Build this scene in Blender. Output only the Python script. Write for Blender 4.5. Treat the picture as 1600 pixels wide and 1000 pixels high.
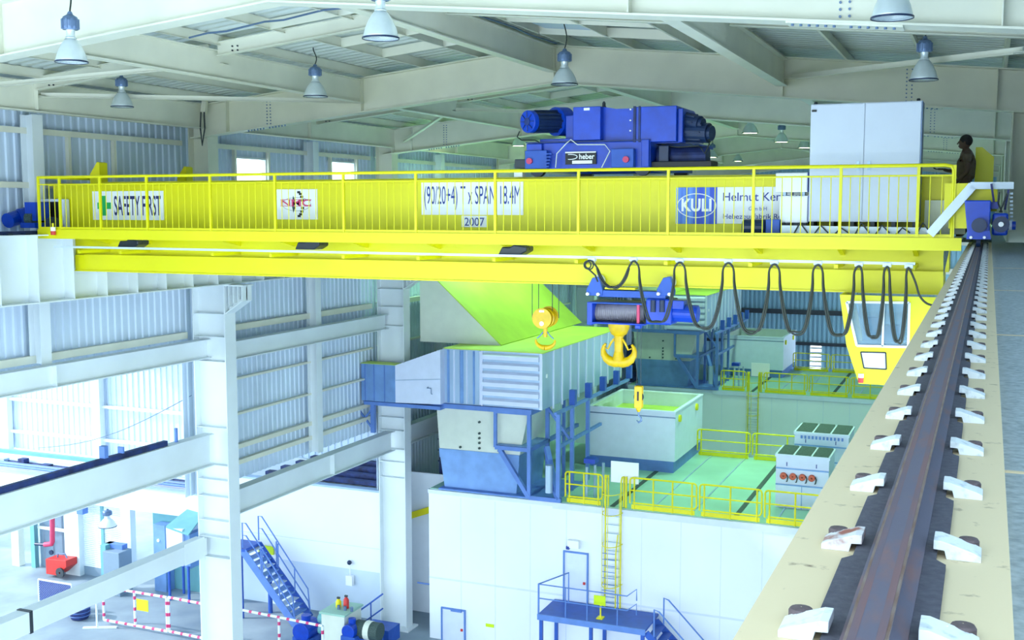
import bpy, math, random
from mathutils import Vector, Matrix
random.seed(7)
S = bpy.context.scene
for o in list(bpy.data.objects): bpy.data.objects.remove(o)
COL = S.collection
FLOOR = -14.6            # the camera stands at the origin, eye level z = 0; the hall floor lies 14.6 m below

# ------------------------------------------------------------------ camera
F_PX, CX, CY = 1772.0, 800.0, 500.0
def sub(a, b): return Vector(a) - Vector(b)
_y = Vector((746, 175, F_PX)).normalized()
_z = Vector((0, F_PX, -175)).normalized()
_x = _y.cross(_z)
if _x[0] < 0: _x = -_x
def ray(px, py):
    d = Vector((px - CX, CY - py, F_PX))
    return Vector((_x.dot(d), _y.dot(d), _z.dot(d)))
def P(px, py, X=None, Y=None, Z=None):      # where a sight line meets a plane of the hall
    d = ray(px, py)
    k = X / d.x if X is not None else (Y / d.y if Y is not None else Z / d.z)
    return d * k
cam_d = bpy.data.cameras.new('camera'); cam = bpy.data.objects.new('camera', cam_d); COL.objects.link(cam)
right = Vector((_x[0], _y[0], _z[0])); up = Vector((_x[1], _y[1], _z[1])); fwd = Vector((_x[2], _y[2], _z[2]))
cam.matrix_world = Matrix(((right.x, up.x, -fwd.x, 0), (right.y, up.y, -fwd.y, 0), (right.z, up.z, -fwd.z, 0), (0, 0, 0, 1)))
cam_d.sensor_width = 36; cam_d.lens = 36 * F_PX / 1600; cam_d.clip_start = 0.05; cam_d.clip_end = 500
S.camera = cam
S.view_settings.view_transform = 'Standard'; S.view_settings.look = 'None'
S.view_settings.exposure = EXPO = 0.6; S.view_settings.gamma = 1; S.view_settings.use_curve_mapping = False

# ------------------------------------------------------------------ daylight: an even bright sky let in by leaving the unseen hall end behind the camera open
W = bpy.data.worlds.new('sky'); S.world = W; W.use_nodes = True
bg = W.node_tree.nodes['Background']; bg.inputs[0].default_value = (0.70, 0.88, 1.0, 1); bg.inputs[1].default_value = 3.3
def lamp_light(kind, name, loc, power, color, size=1.0, rot=(0, 0, 0), sizey=None):
    d = bpy.data.lights.new(name, kind); d.energy = power; d.color = color
    if kind == 'AREA':
        d.size = size
        if sizey: d.shape = 'RECTANGLE'; d.size_y = sizey
    elif kind == 'POINT' or kind == 'SPOT': d.shadow_soft_size = size
    o = bpy.data.objects.new(name, d); COL.objects.link(o); o.location = loc; o.rotation_euler = rot; return o
sun = lamp_light('SUN', 'sun', (0, 0, 30), 2.6, (1.0, 0.98, 0.94)); sun.data.angle = 0.05
sun.rotation_euler = Vector((0.80, 0.35, -0.62)).to_track_quat('-Z', 'Y').to_euler()

# ------------------------------------------------------------------ materials
def lin(c): return tuple((v / 12.92 if v <= 0.04045 else ((v + 0.055) / 1.055) ** 2.4) for v in (x / 255 for x in c))
def mat(name, rgb, rough=0.55, metal=0.0, var=0.08, scale=3.0, rgb2=None, bump=0.0, stretch=(1, 1, 1), thr=None, emis=None, trans=0.0):
    m = bpy.data.materials.new(name); m.use_nodes = True; nt = m.node_tree; b = nt.nodes['Principled BSDF']
    c = lin(rgb); c2 = lin(rgb2) if rgb2 else tuple(v * (1 - var * 2.2) for v in c)
    tc = nt.nodes.new('ShaderNodeTexCoord'); mp = nt.nodes.new('ShaderNodeMapping'); mp.inputs['Scale'].default_value = stretch
    ns = nt.nodes.new('ShaderNodeTexNoise'); ns.inputs['Scale'].default_value = scale; ns.inputs['Detail'].default_value = 6
    nt.links.new(tc.outputs['Object'], mp.inputs[0]); nt.links.new(mp.outputs[0], ns.inputs['Vector'])
    cr = nt.nodes.new('ShaderNodeValToRGB'); e = cr.color_ramp.elements
    lo, hi = thr if thr else (0.3, 0.7)
    e[0].position = lo; e[0].color = (*c, 1); e[1].position = hi; e[1].color = (*c2, 1)
    nt.links.new(ns.outputs['Fac'], cr.inputs[0]); nt.links.new(cr.outputs[0], b.inputs['Base Color'])
    b.inputs['Roughness'].default_value = rough; b.inputs['Metallic'].default_value = metal
    if trans: b.inputs['Transmission Weight'].default_value = trans
    if bump:
        bp = nt.nodes.new('ShaderNodeBump'); bp.inputs['Strength'].default_value = bump; bp.inputs['Distance'].default_value = 0.01
        nt.links.new(ns.outputs['Fac'], bp.inputs['Height']); nt.links.new(bp.outputs[0], b.inputs['Normal'])
    if emis:
        b.inputs['Emission Color'].default_value = (*emis[0], 1); b.inputs['Emission Strength'].default_value = emis[1]
    return m
M_ = {}
def D(k, *a, **kw): M_[k] = mat(k, *a, **kw)
D('cream_steel', (230, 230, 212), 0.5, var=0.05, scale=1.2)
D('white_steel', (228, 236, 240), 0.5, var=0.04, scale=0.8)
D('wall_sheet', (212, 228, 246), 0.45, var=0.06, scale=0.6)
D('roof_sheet', (206, 214, 208), 0.45, var=0.07, scale=0.7)
D('wall_white', (240, 245, 254), 0.6, var=0.03, scale=0.4)
D('crane_yellow', (234, 226, 0), 0.42, var=0.05, scale=0.7)
D('rail_yellow', (236, 224, 0), 0.45, var=0.04)
D('hook_yellow', (230, 188, 0), 0.38, var=0.10, scale=9)
D('machine_blue', (0, 66, 192), 0.35, var=0.12, scale=5)
D('motor_dark', (26, 48, 86), 0.4, var=0.15, scale=6)
D('support_blue', (100, 138, 212), 0.5, var=0.08, scale=3)
D('stair_blue', (44, 92, 190), 0.5, var=0.1, scale=3)
D('galvanised', (178, 202, 228), 0.38, 0.35, var=0.09, scale=1.4, stretch=(1, 1, 0.3))
D('galvanised_blue', (128, 168, 224), 0.45, 0.25, var=0.10, scale=2.2)
D('hopper_cream', (224, 230, 216), 0.55, var=0.03)
D('baked_lamp_green', (200, 226, 84), 0.5, var=0.07, scale=1.2)  # green of the lamp light is put into this base colour
D('deck_sheet', (164, 208, 190), 0.5, var=0.08, scale=0.8)
D('box_white', (222, 230, 252), 0.45, var=0.03)
D('cabinet_grey', (206, 214, 226), 0.45, var=0.02)
D('sign_white', (244, 246, 248), 0.5, var=0.01)
D('black', (22, 24, 28), 0.5, var=0.1)
D('cable_black', (34, 44, 38), 0.5, var=0.1)
D('dark_grey', (52, 60, 68), 0.5, var=0.1)
D('floodlight_black', (34, 42, 52), 0.4, var=0.1)
D('green', (32, 176, 92), 0.5, var=0.02)
D('text_navy', (36, 40, 104), 0.5, var=0.02)
D('text_blue', (30, 58, 150), 0.5, var=0.02)
D('text_red', (214, 64, 120), 0.5, var=0.02)
D('logo_blue', (96, 150, 230), 0.5, rgb2=(40, 76, 200), scale=14, stretch=(1, 1, 0.02), thr=(0.42, 0.62))
D('girder_top', (222, 204, 168), 0.75, rgb2=(132, 112, 92), scale=22, thr=(0.64, 0.78), bump=0.05)
D('rail_pad', (92, 92, 104), 0.85, rgb2=(74, 74, 88), scale=60, bump=0.3)
D('rail_rust', (96, 92, 110), 0.65, rgb2=(124, 92, 92), scale=26, stretch=(1, 0.25, 1), thr=(0.5, 0.75), bump=0.15)
D('rail_bright', (150, 132, 126), 0.4, 0.4, rgb2=(120, 84, 70), scale=60, stretch=(1, 0.2, 1))
D('clip_steel', (228, 234, 240), 0.5, 0.0, rgb2=(160, 172, 182), scale=45, thr=(0.55, 0.85), bump=0.02)
D('clip_rust', (214, 214, 218), 0.5, 0.0, rgb2=(150, 86, 74), scale=30, thr=(0.45, 0.62))
D('bolt_rust', (100, 86, 90), 0.7, var=0.15, scale=60, bump=0.3)
D('concrete_dark', (172, 184, 190), 0.85, rgb2=(138, 150, 156), scale=40, thr=(0.35, 0.7), bump=0.25)
D('concrete_floor', (150, 166, 178), 0.6, rgb2=(112, 130, 148), scale=0.5, bump=0.02)
D('aluminium', (222, 232, 234), 0.3, 0.35, var=0.05, scale=6)
D('lamp_blue', (110, 134, 170), 0.4, 0.4, var=0.08, scale=10)
D('lamp_glow', (240, 250, 210), 0.5, emis=((0.85, 1.0, 0.55), 9.0))
D('red', (214, 52, 48), 0.45, var=0.06)
D('pink_red', (214, 70, 110), 0.5, var=0.06)
D('rope_steel', (66, 74, 76), 0.5, 0.4)
D('drum_grey', (150, 144, 152), 0.5, 0.1, var=0.1, scale=40, stretch=(1, 0.1, 0.1))
D('skin_dark', (84, 62, 50), 0.6, var=0.06, scale=8)
D('hair_black', (18, 16, 18), 0.7)
D('shirt_brown', (92, 80, 66), 0.85, var=0.1, scale=12)
D('trouser_dark', (40, 42, 50), 0.85)
D('fan_orange', (226, 106, 76), 0.5, var=0.05)
D('grille_dark', (74, 96, 92), 0.7, rgb2=(40, 56, 58), scale=40)
D('silver_beam', (214, 226, 236), 0.4, 0.1, var=0.03)
D('louvre_teal', (112, 172, 180), 0.5, var=0.04)
D('grey_panel', (128, 150, 170), 0.55, var=0.03)
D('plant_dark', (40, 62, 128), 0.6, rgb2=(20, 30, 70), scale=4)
D('far_sheet', (140, 184, 204), 0.5, var=0.06, scale=0.5)
D('mezz_white', (232, 240, 250), 0.6, var=0.02)
D('sign_lime', (214, 240, 20), 0.5, var=0.02)
D('rust_red', (116, 88, 92), 0.7, rgb2=(98, 88, 102), scale=30, stretch=(1, .15, 1), thr=(.4, .65))
D('terrain', (190, 196, 190), 0.9)
def glass(name, col, alpha):
    m = bpy.data.materials.new(name); m.use_nodes = True; b = m.node_tree.nodes['Principled BSDF']
    b.inputs['Base Color'].default_value = (*lin(col), 1); b.inputs['Roughness'].default_value = 0.08
    b.inputs['Alpha'].default_value = alpha; M_[name] = m
glass('cab_glass', (150, 190, 214), 0.35); glass('pane_glass', (226, 240, 250), 0.12); glass('lens_clear', (220, 232, 240), 0.4)

# ------------------------------------------------------------------ mesh building
class G:
    def __init__(s): s.v = []; s.f = []
    def add(s, vs, fs):
        n = len(s.v); s.v += [tuple(v) for v in vs]; s.f += [tuple(i + n for i in f) for f in fs]; return s
    def box(s, x0, x1, y0, y1, z0, z1):
        x0, x1 = sorted((x0, x1)); y0, y1 = sorted((y0, y1)); z0, z1 = sorted((z0, z1))
        return s.add([(x0,y0,z0),(x1,y0,z0),(x1,y1,z0),(x0,y1,z0),(x0,y0,z1),(x1,y0,z1),(x1,y1,z1),(x0,y1,z1)],
                     [(0,3,2,1),(4,5,6,7),(0,1,5,4),(1,2,6,5),(2,3,7,6),(3,0,4,7)])
    def prism(s, poly, axis, a, b):     # poly in the two other axes (xz for 'y', yz for 'x', xy for 'z')
        n = len(poly); area = sum(poly[i][0]*poly[(i+1)%n][1]-poly[(i+1)%n][0]*poly[i][1] for i in range(n))
        if area < 0: poly = poly[::-1]
        def pt(p, t): return (p[0], t, p[1]) if axis == 'y' else ((t, p[0], p[1]) if axis == 'x' else (p[0], p[1], t))
        a, b = min(a, b), max(a, b)
        vs = [pt(p, a) for p in poly] + [pt(p, b) for p in poly]
        fs = [tuple(range(n)), tuple(range(2*n-1, n-1, -1))] + [(i+n, (i+1)%n+n, (i+1)%n, i) for i in range(n)]
        if axis != 'y': fs = [f[::-1] for f in fs]
        return s.add(vs, fs)
    def bar(s, p, q, w, h=None, upv=(0, 0, 1)):   # rectangular bar between two points
        h = w if h is None else h; p = Vector(p); q = Vector(q); d = (q - p).normalized(); u = Vector(upv)
        if abs(d.dot(u)) > 0.98: u = Vector((0, 1, 0))
        r = d.cross(u).normalized(); u = r.cross(d).normalized(); r = r * w / 2; u = u * h / 2
        vs = [p-r-u, p+r-u, p+r+u, p-r+u, q-r-u, q+r-u, q+r+u, q-r+u]
        return s.add(vs, [(0,1,2,3),(7,6,5,4),(4,5,1,0),(5,6,2,1),(6,7,3,2),(7,4,0,3)])
    def tube(s, pts, r, n=8, close=False):
        pts = [Vector(p) for p in pts]; m = len(pts); rings = []; prev = None
        for i, p in enumerate(pts):
            if close: d = (pts[(i+1)%m] - pts[i-1])
            else: d = pts[min(i+1, m-1)] - pts[max(i-1, 0)]
            d = d.normalized() if d.length > 1e-9 else Vector((0, 0, 1))
            a = prev if prev is not None else (Vector((0, 0, 1)) if abs(d.z) < 0.9 else Vector((1, 0, 0)))
            a = (a - d * a.dot(d)); a = a.normalized() if a.length > 1e-6 else d.orthogonal().normalized()
            prev = a; b = d.cross(a); rr = r[i] if isinstance(r, (list, tuple)) else r
            rings.append([p + (a*math.cos(2*math.pi*k/n) + b*math.sin(2*math.pi*k/n))*rr for k in range(n)])
        vs = [v for R in rings for v in R]; fs = []
        for i in range(m if close else m-1):
            j = (i+1) % m
            for k in range(n): fs.append((i*n+k, i*n+(k+1)%n, j*n+(k+1)%n, j*n+k))
        if not close: fs += [tuple(range(n-1, -1, -1)), tuple((m-1)*n+k for k in range(n))]
        return s.add(vs, fs)
    def cyl(s, p, q, r, n=20, r2=None): return s.tube([p, q], [r, r if r2 is None else r2], n)
    def lathe(s, c, prof, n=28, axis='z'):   # prof: (radius, height) list, open shell
        vs = []; fs = []; m = len(prof)
        for (r, h) in prof:
            for k in range(n):
                a = 2*math.pi*k/n; p = (r*math.cos(a), r*math.sin(a), h)
                if axis == 'x': p = (h, p[0], p[1])
                if axis == 'y': p = (p[1], h, p[0])
                vs.append((c[0]+p[0], c[1]+p[1], c[2]+p[2]))
        for i in range(m-1):
            for k in range(n): fs.append((i*n+k, i*n+(k+1)%n, (i+1)*n+(k+1)%n, (i+1)*n+k))
        return s.add(vs, fs)
    def ibeam(s, p, q, h, w, tf=0.02, tw=0.012, upv=(0, 0, 1)):   # I-section between two points, h deep along up
        p = Vector(p); q = Vector(q); d = (q-p).normalized(); r = d.cross(Vector(upv)).normalized(); u = r.cross(d).normalized()
        for sg in (1, -1):
            s.bar(p + u*sg*(h/2-tf/2), q + u*sg*(h/2-tf/2), w, tf, upv)
        return s.bar(p, q, tw, h - 2*tf, upv)
    def sphere(s, c, r, n=14, m=9, sc=(1, 1, 1)):
        prof = [(max(1e-4, r*math.sin(math.pi*i/m)), -r*math.cos(math.pi*i/m)) for i in range(m+1)]; k0 = len(s.v)
        s.lathe((0, 0, 0), prof, n)
        s.v[k0:] = [(c[0]+v[0]*sc[0], c[1]+v[1]*sc[1], c[2]+v[2]*sc[2]) for v in s.v[k0:]]; return s
    def build(s, name, m, parent=None, smooth=False, bevel=0.0, origin=None, solid=0.0, **tags):
        me = bpy.data.meshes.new(name)
        if parent is not None: org = wloc(parent)
        elif origin is not None: org = Vector(origin)
        else:
            xs = [v[0] for v in s.v]; ys = [v[1] for v in s.v]; zs = [v[2] for v in s.v]
            org = Vector(((min(xs)+max(xs))/2, (min(ys)+max(ys))/2, min(zs)))
        me.from_pydata([(v[0]-org.x, v[1]-org.y, v[2]-org.z) for v in s.v], [], s.f); me.update()
        o = bpy.data.objects.new(name, me); COL.objects.link(o); me.materials.append(M_[m] if isinstance(m, str) else m)
        if parent is not None: o.parent = parent
        else: o.location = org
        if smooth:
            for p in me.polygons: p.use_smooth = True
            md = o.modifiers.new('edge', 'EDGE_SPLIT'); md.split_angle = math.radians(38)
        if solid: md = o.modifiers.new('solid', 'SOLIDIFY'); md.thickness = solid
        if bevel: md = o.modifiers.new('bevel', 'BEVEL'); md.width = bevel; md.segments = 2; md.limit_method = 'ANGLE'
        for k, v in tags.items(): o[k] = v
        return o
WL = {}
def wloc(o):
    p = Vector((0, 0, 0))
    while o is not None: p = p + Vector(o.location); o = o.parent
    return p
def thing(name, label, cat, loc, group=None):
    o = bpy.data.objects.new(name, None); COL.objects.link(o); o.location = loc; o.empty_display_size = 0.2
    o['label'] = label; o['category'] = cat
    if group: o['group'] = group
    return o
def tg(label, cat, group=None):
    d = dict(label=label, category=cat)
    if group: d['group'] = group
    return d
def clone(root, loc, label, group=None, part_labels=True):
    def cp(o, par):
        c = o.copy(); COL.objects.link(c)
        if par is not None: c.parent = par
        for ch in list(o.children): cp(ch, c)
        return c
    kids = list(root.children); r = root.copy(); COL.objects.link(r); r.location = loc; r['label'] = label
    if group: r['group'] = group
    for ch in kids: cp(ch, r)
    return r
def struct(g, name, m, **kw): return g.build(name, m, kind='structure', **kw)
def text_geo(txt, x0, x1, z0, z1, y, depth=0.004, shear=0, bold=0.0):
    """letters facing -Y, fitted into the rectangle"""
    cu = bpy.data.curves.new('t', 'FONT'); cu.body = txt; cu.size = 1; cu.offset = bold; cu.shear = shear
    ob = bpy.data.objects.new('t', cu); COL.objects.link(ob); bpy.context.view_layer.update()
    me = bpy.data.meshes.new_from_object(ob.evaluated_get(bpy.context.evaluated_depsgraph_get()))
    vs = [v.co.copy() for v in me.vertices]; fs = [tuple(p.vertices) for p in me.polygons]
    ax, bx = min(v.x for v in vs), max(v.x for v in vs); az, bz = min(v.y for v in vs), max(v.y for v in vs)
    bpy.data.objects.remove(ob); bpy.data.curves.remove(cu); bpy.data.meshes.remove(me)
    g = G(); g.add([(x0+(v.x-ax)/(bx-ax)*(x1-x0), y-depth, z0+(v.y-az)/(bz-az)*(z1-z0)) for v in vs], fs); return g
# ================================================================== THE HALL
FR = [13.2] + [24 + 9.95*k for k in range(6)]          # portal frame lines
XL, XR, XM = -18.5, 0.35, -9.0
def r_top(x): return 3.58 - 0.101*abs(x-XM)
def r_bot(x): return 2.74 - 0.098*abs(x-XM)
def deck_z(x): return r_top(x) + 0.21
# floor
g = G(); g.box(-60, 8, -12, 90, FLOOR-0.3, FLOOR); struct(g, 'floor', 'concrete_floor')
# corrugated sheets -------------------------------------------------
def rib_profile(a, b, pitch, depth):
    pts = []; t = a
    while t < b:
        for f, d in ((0, 0), (0.35, 0), (0.45, depth), (0.9, depth)):
            if t+f*pitch < b: pts.append((t+f*pitch, d))
        t += pitch
    pts.append((b, 0)); return pts
def sheet_wall(plane, at_, a, b, zr, holes, pitch, depth, sgn):
    """corrugated sheet in the plane X=at_ (plane 'x') or Y=at_ (plane 'y'); zr(t) -> (z0, z1)"""
    g = G(); pr = rib_profile(a, b, pitch, depth)
    for (t0, d0), (t1, d1) in zip(pr, pr[1:]):
        tm = (t0+t1)/2; z0, z1 = zr(tm); iv = [(z0, z1)]
        for (h0, h1, k0, k1) in holes:
            if h0 <= tm <= h1: iv = [q for (p0, p1) in iv for q in ((p0, min(p1, k0)), (max(p0, k1), p1)) if q[1] > q[0]]
        for (p0, p1) in iv:
            if plane == 'x': vs = [(at_+sgn*d0, t0, p0), (at_+sgn*d1, t1, p0), (at_+sgn*d1, t1, p1), (at_+sgn*d0, t0, p1)]
            else: vs = [(t0, at_+sgn*d0, p0), (t1, at_+sgn*d1, p0), (t1, at_+sgn*d1, p1), (t0, at_+sgn*d0, p1)]
            g.add(vs, [(0, 1, 2, 3)])
    return g
WIN = [(26.38, 27.82, 0.35, 1.38), (31.36, 32.82, 0.40, 1.46)]
zr = lambda t: (-3.55, 2.75) if t < 24 else ((-7.7, 2.75) if t < 34.3 else (FLOOR, 2.75))
struct(sheet_wall('x', -19.5, 0, 77, zr, WIN, 0.24, 0.035, -1), 'wall_left', 'wall_sheet', solid=0.01)
for i, (a, b, c, d) in enumerate(WIN):
    g = G()
    for q in ((a-.05, a, c-.05, d+.05), (b, b+.05, c-.05, d+.05), (a, b, c-.05, c), (a, b, d, d+.05)): g.box(-19.52, -19.4, *q)
    fr = struct(g, 'window_%d' % (i+1), 'white_steel', origin=(-19.46, (a+b)/2, c))
    g = G(); g.box(-19.475, -19.465, a, b, c, d); g.build('pane', 'pane_glass', fr)
struct(sheet_wall('x', 1.5, 0, 77, lambda t: (-0.9 if t < 20 else (FLOOR if t < 64 else -3.0), 2.75), [], 0.3, 0.045, 1), 'wall_right', 'wall_sheet', solid=0.01)  # low gaps left open out of view to let sky light in
struct(sheet_wall('y', 77, -19.5, 1.5, lambda t: (FLOOR, deck_z(t)), [(-10.65, -9.95, -10.85, -9.1)], 0.3, 0.045, 1), 'wall_back', 'far_sheet', solid=0.01)
g = G()
for (x0, x1) in ((-20.2, XM), (XM, 1.9)):
    pr = rib_profile(-1.2, 77, 0.30, 0.05)
    for (t0, d0), (t1, d1) in zip(pr, pr[1:]):
        g.add([(x0, t0, deck_z(x0)+d0), (x0, t1, deck_z(x0)+d1), (x1, t1, deck_z(x1)+d1), (x1, t0, deck_z(x1)+d0)], [(0, 1, 2, 3)])
struct(g, 'ceiling', 'roof_sheet', solid=0.01)
g = G(); g.box(-38, -19.6, 3, 37.7, -2.1, -1.9); struct(g, 'ceiling_sunshade', 'roof_sheet')  # unseen roof added to keep the sun off the enclosure decks
# far end wall girts and louvre
for z, h in ((0.2, .3), (-2.2, .3), (-4.0, .35), (-5.4, .25), (-6.9, .3), (-9.0, .2)):
    g = G(); g.box(-19.3, 1.3, 76.7, 76.9, z-h/2, z+h/2)
    g.build('wall_girt', 'cream_steel' if z > -6 else 'dark_grey', **tg('horizontal steel girt on the far end wall behind the second enclosure', 'girt', 'far end wall girts'))
g = G()
for k in range(6): g.box(-10.65, -9.95, 76.95, 77.02, -10.85+k*.3, -10.85+k*.3+.12)
g.box(-10.7, -10.65, 76.9, 77.02, -10.85, -9.1); g.box(-9.95, -9.9, 76.9, 77.02, -10.85, -9.1)
struct(g, 'window_3', 'white_steel')

# rafters ----------------------------------------------------------
ordn = ['nearest rafter crossing the top edge of the view', 'second rafter from the camera, above the blue trolley', 'third rafter from the camera, behind the unlit lamps',
        'fourth rafter from the camera, in the green-lit bay', 'fifth rafter from the camera', 'sixth rafter from the camera', 'last rafter next to the far end wall']
for i, y in enumerate(FR):
    t = thing('roof_rafter', 'cream painted steel ' + ordn[i], 'rafter', (XM, y, r_bot(XM)))
    g = G(); xs = [-18.9, XM, 0.9]
    g.prism([(x, r_bot(x)+.02) for x in xs] + [(x, r_top(x)-.02) for x in xs[::-1]], 'y', y-.008, y+.008)
    g.build('web', 'cream_steel', t)
    for nm, fz, s_ in (('top_flange', r_top, -1), ('bottom_flange', r_bot, 1)):
        g = G()
        for a, b in ((-18.9, XM), (XM, 0.9)):
            g.prism([(a, fz(a)), (b, fz(b)), (b, fz(b)+s_*.025), (a, fz(a)+s_*.025)], 'y', y-.17, y+.17)
        g.build(nm, 'cream_steel', t)
    for x in (-13.9, XM, -4.0, -17.8, 0.05):
        g = G(); g.box(x-.008, x+.008, y-.15, y+.15, r_bot(x)+.02, r_top(x)-.02); g.build('stiffener', 'cream_steel', t)
    if i < 4:
        g = G()
        for xb in (-16.6, -1.55):
            for c in (-.05, .05):
                for k in range(9):
                    z = r_bot(xb)+.09+k*.077
                    g.cyl((xb+c, y-.008, z), (xb+c, y-.03, z), .015, 8)
            for k in range(13):
                if k != 6:
                    x = xb-.55+k*.09; z = r_bot(x)
                    g.cyl((x, y-.1, z-.045), (x, y-.1, z), .017, 8)
        g.build('splice_bolts', 'lamp_blue', t)
        g = G(); g.prism([(xb-.62, r_bot(xb-.62)-.022), (xb+.62, r_bot(xb+.62)-.022), (xb+.62, r_bot(xb+.62)), (xb-.62, r_bot(xb-.62))], 'y', y-.15, y+.15)
        g.build('splice_plate', 'cream_steel', t)
# longitudinal struts between rafters
for j, x in enumerate((-13.9, XM, -4.0)):
    for i in range(6):
        y0, y1 = FR[i]+.17, FR[i+1]-.17
        g = G(); zt = r_top(x)-.06
        g.ibeam((x, y0, zt-.27), (x, y1, zt-.27), .54, .22)
        side = ['left slope', 'ridge line', 'right slope'][j]
        g.build('roof_strut', 'cream_steel', **tg('cream longitudinal roof beam on the %s, in bay %s from the camera' % (side, ['one', 'two', 'three', 'four', 'five', 'six'][i]), 'beam'))
for i in range(6):
    y0, y1 = FR[i]+.17, FR[i+1]-.17
    g = G(); g.ibeam((XL, y0, 2.31), (XL, y1, 2.31), .62, .24)
    ym = (y0+y1)/2
    for s_ in (-1, 1): g.box(XL+s_*.01, XL+s_*.12, ym-.3*1, ym-.29, 2.04, 2.58)
    g.build('eave_beam', 'cream_steel', **tg('deep cream eave beam over the left wall, in bay %s from the camera' % ['one', 'two', 'three', 'four', 'five', 'six'][i], 'beam'))
# sub-rafters at mid bay
for i in range(5):
    y = 18.3 if i == 0 else (FR[i]+FR[i+1])/2
    t = thing('sub_rafter', 'slim cream rafter midway across bay %s from the camera' % ['one', 'two', 'three', 'four', 'five'][i], 'rafter', (XM, y, 2.9))
    for a, b in ((-18.4, -14.0), (-13.8, -9.1), (-8.9, -4.1), (-3.9, 0.4)):
        g = G(); za = r_top(a)-.06; zb = r_top(b)-.06
        g.ibeam((a, y, za), (b, y, zb), .26, .14, .012, .01); g.build('beam_segment', 'cream_steel', t)
        for c in (0.35, .47):
            for dz in (-.04, .04): g = G(); g.cyl((a+c, y-.005, za+dz), (a+c, y-.03, za+dz), .016, 8); g.build('bolt', 'dark_grey', t)
# purlins
for sgn in (-1, 1):
    for k in range(7 if sgn < 0 else 7):
        x = XM + sgn*(0.35+1.47*k); z = r_top(x)
        g = G(); g.box(x-.004, x+.004, -1.2, 76.9, z+.005, z+.2); g.box(x-.04, x+.004, -1.2, 76.9, z+.197, z+.203); g.box(x-.004, x+.04, -1.2, 76.9, z+.002, z+.008)
        g.build('roof_purlin', 'cream_steel', **tg('long cream purlin under the corrugated roof sheets', 'purlin', 'roof purlins'))
# vent throats beside the ridge
for i in range(6):
    for sgn in (-1, 1):
        for yy in (0.27, 0.66):
            y = FR[i] + (FR[i+1]-FR[i])*yy; xa = XM+sgn*.35; xb = XM+sgn*3.29
            t = thing('roof_vent', 'rectangular cream framed roof vent beside the ridge', 'vent', ((xa+xb)/2, y, r_top(xb)), 'ridge vent frames')
            for dy in (0, 1.7):
                g = G(); g.prism([(xa, r_top(xa)+.0), (xb, r_top(xb)), (xb, r_top(xb)+.19), (xa, r_top(xa)+.19)], 'y', y+dy, y+dy+.02); g.build('side_plate', 'cream_steel', t)
            g = G(); xa2 = XM+sgn*.5; xb2 = XM+sgn*1.7
            g.prism([(xa2, r_top(xa2)+.12), (xb2, r_top(xb2)+.12), (xb2, r_top(xb2)+.14), (xa2, r_top(xa2)+.14)], 'y', y+.02, y+1.7); g.build('vent_sheet', 'wall_sheet', t)
# bracing angles under the roof
def brace(p, q, label, r=.045):
    t = thing('roof_brace', label, 'brace', Vector(p))
    g = G(); p = Vector(p); q = Vector(q); g.bar(p, q, r*2, .012); g.bar(p+Vector((0, 0, r)), q+Vector((0, 0, r)), .012, r*2); g.build('angle_bar', 'cream_steel', t)
    g = G()
    for e in (p, q): g.box(e.x-.12, e.x+.12, e.y-.12, e.y+.12, e.z+.0, e.z+.012)
    g.build('gusset_plate', 'cream_steel', t)
brace((-18.45, 18.45, 2.32), (-14.0, 24.0, 2.50), 'pale diagonal brace from the left eave beam to the second rafter')
brace((-18.4, 16.9, 2.35), (-13.95, 18.6, 2.78), 'pale diagonal brace running off the left edge under the roof')
brace((0.35, 18.0, 2.2), (-3.85, 23.9, 2.62), 'pale diagonal brace at the upper right behind the hanging lamps')
brace((-18.3, 34.1, 2.15), (-14.0, 29.0, 2.70), 'pale diagonal brace in the second bay above the left bright window')
brace((-14.0, 29.0, 2.70), (-9.1, 33.8, 2.78), 'pale diagonal brace in the second bay toward the ridge')
g = G(); p0 = P(325, 112, Y=23.7); p1 = P(318, 178, Y=23.7); g.bar(p0, p1, .14, .08); pl = g.build('hanger_bar', 'cream_steel', **tg('short steel hanger below the roof beam next to the left column head', 'hanger'))
g = G(); g.tube([P(314, 175, Y=23.6), P(313, 200, Y=23.6), P(316, 227, Y=23.6), P(320, 200, Y=23.6), P(319, 175, Y=23.6)], .02, 6)
g.build('cable_loop', 'dark_grey', **tg('dark cable loop dangling beside the head of the left column', 'cable'))
# ceiling conduit
for a, b, c, lbl in (((-13.6, 17.2), (-9.5, 17.2), .0, 'thin grey conduit clipped along the left roof slope'), ((-8.8, 15.5), (-8.8, 23.5), .0, 'thin grey conduit run along the ridge beam')):
    g = G(); n = 10; pts = []
    for k in range(n+1):
        x = a[0]+(b[0]-a[0])*k/n; y = a[1]+(b[1]-a[1])*k/n; pts.append((x, y, r_top(x)-.02+.02*math.sin(k*2.1)))
    g.tube(pts, .018, 6); g.build('conduit', 'lamp_blue', **tg(lbl, 'conduit'))

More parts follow.
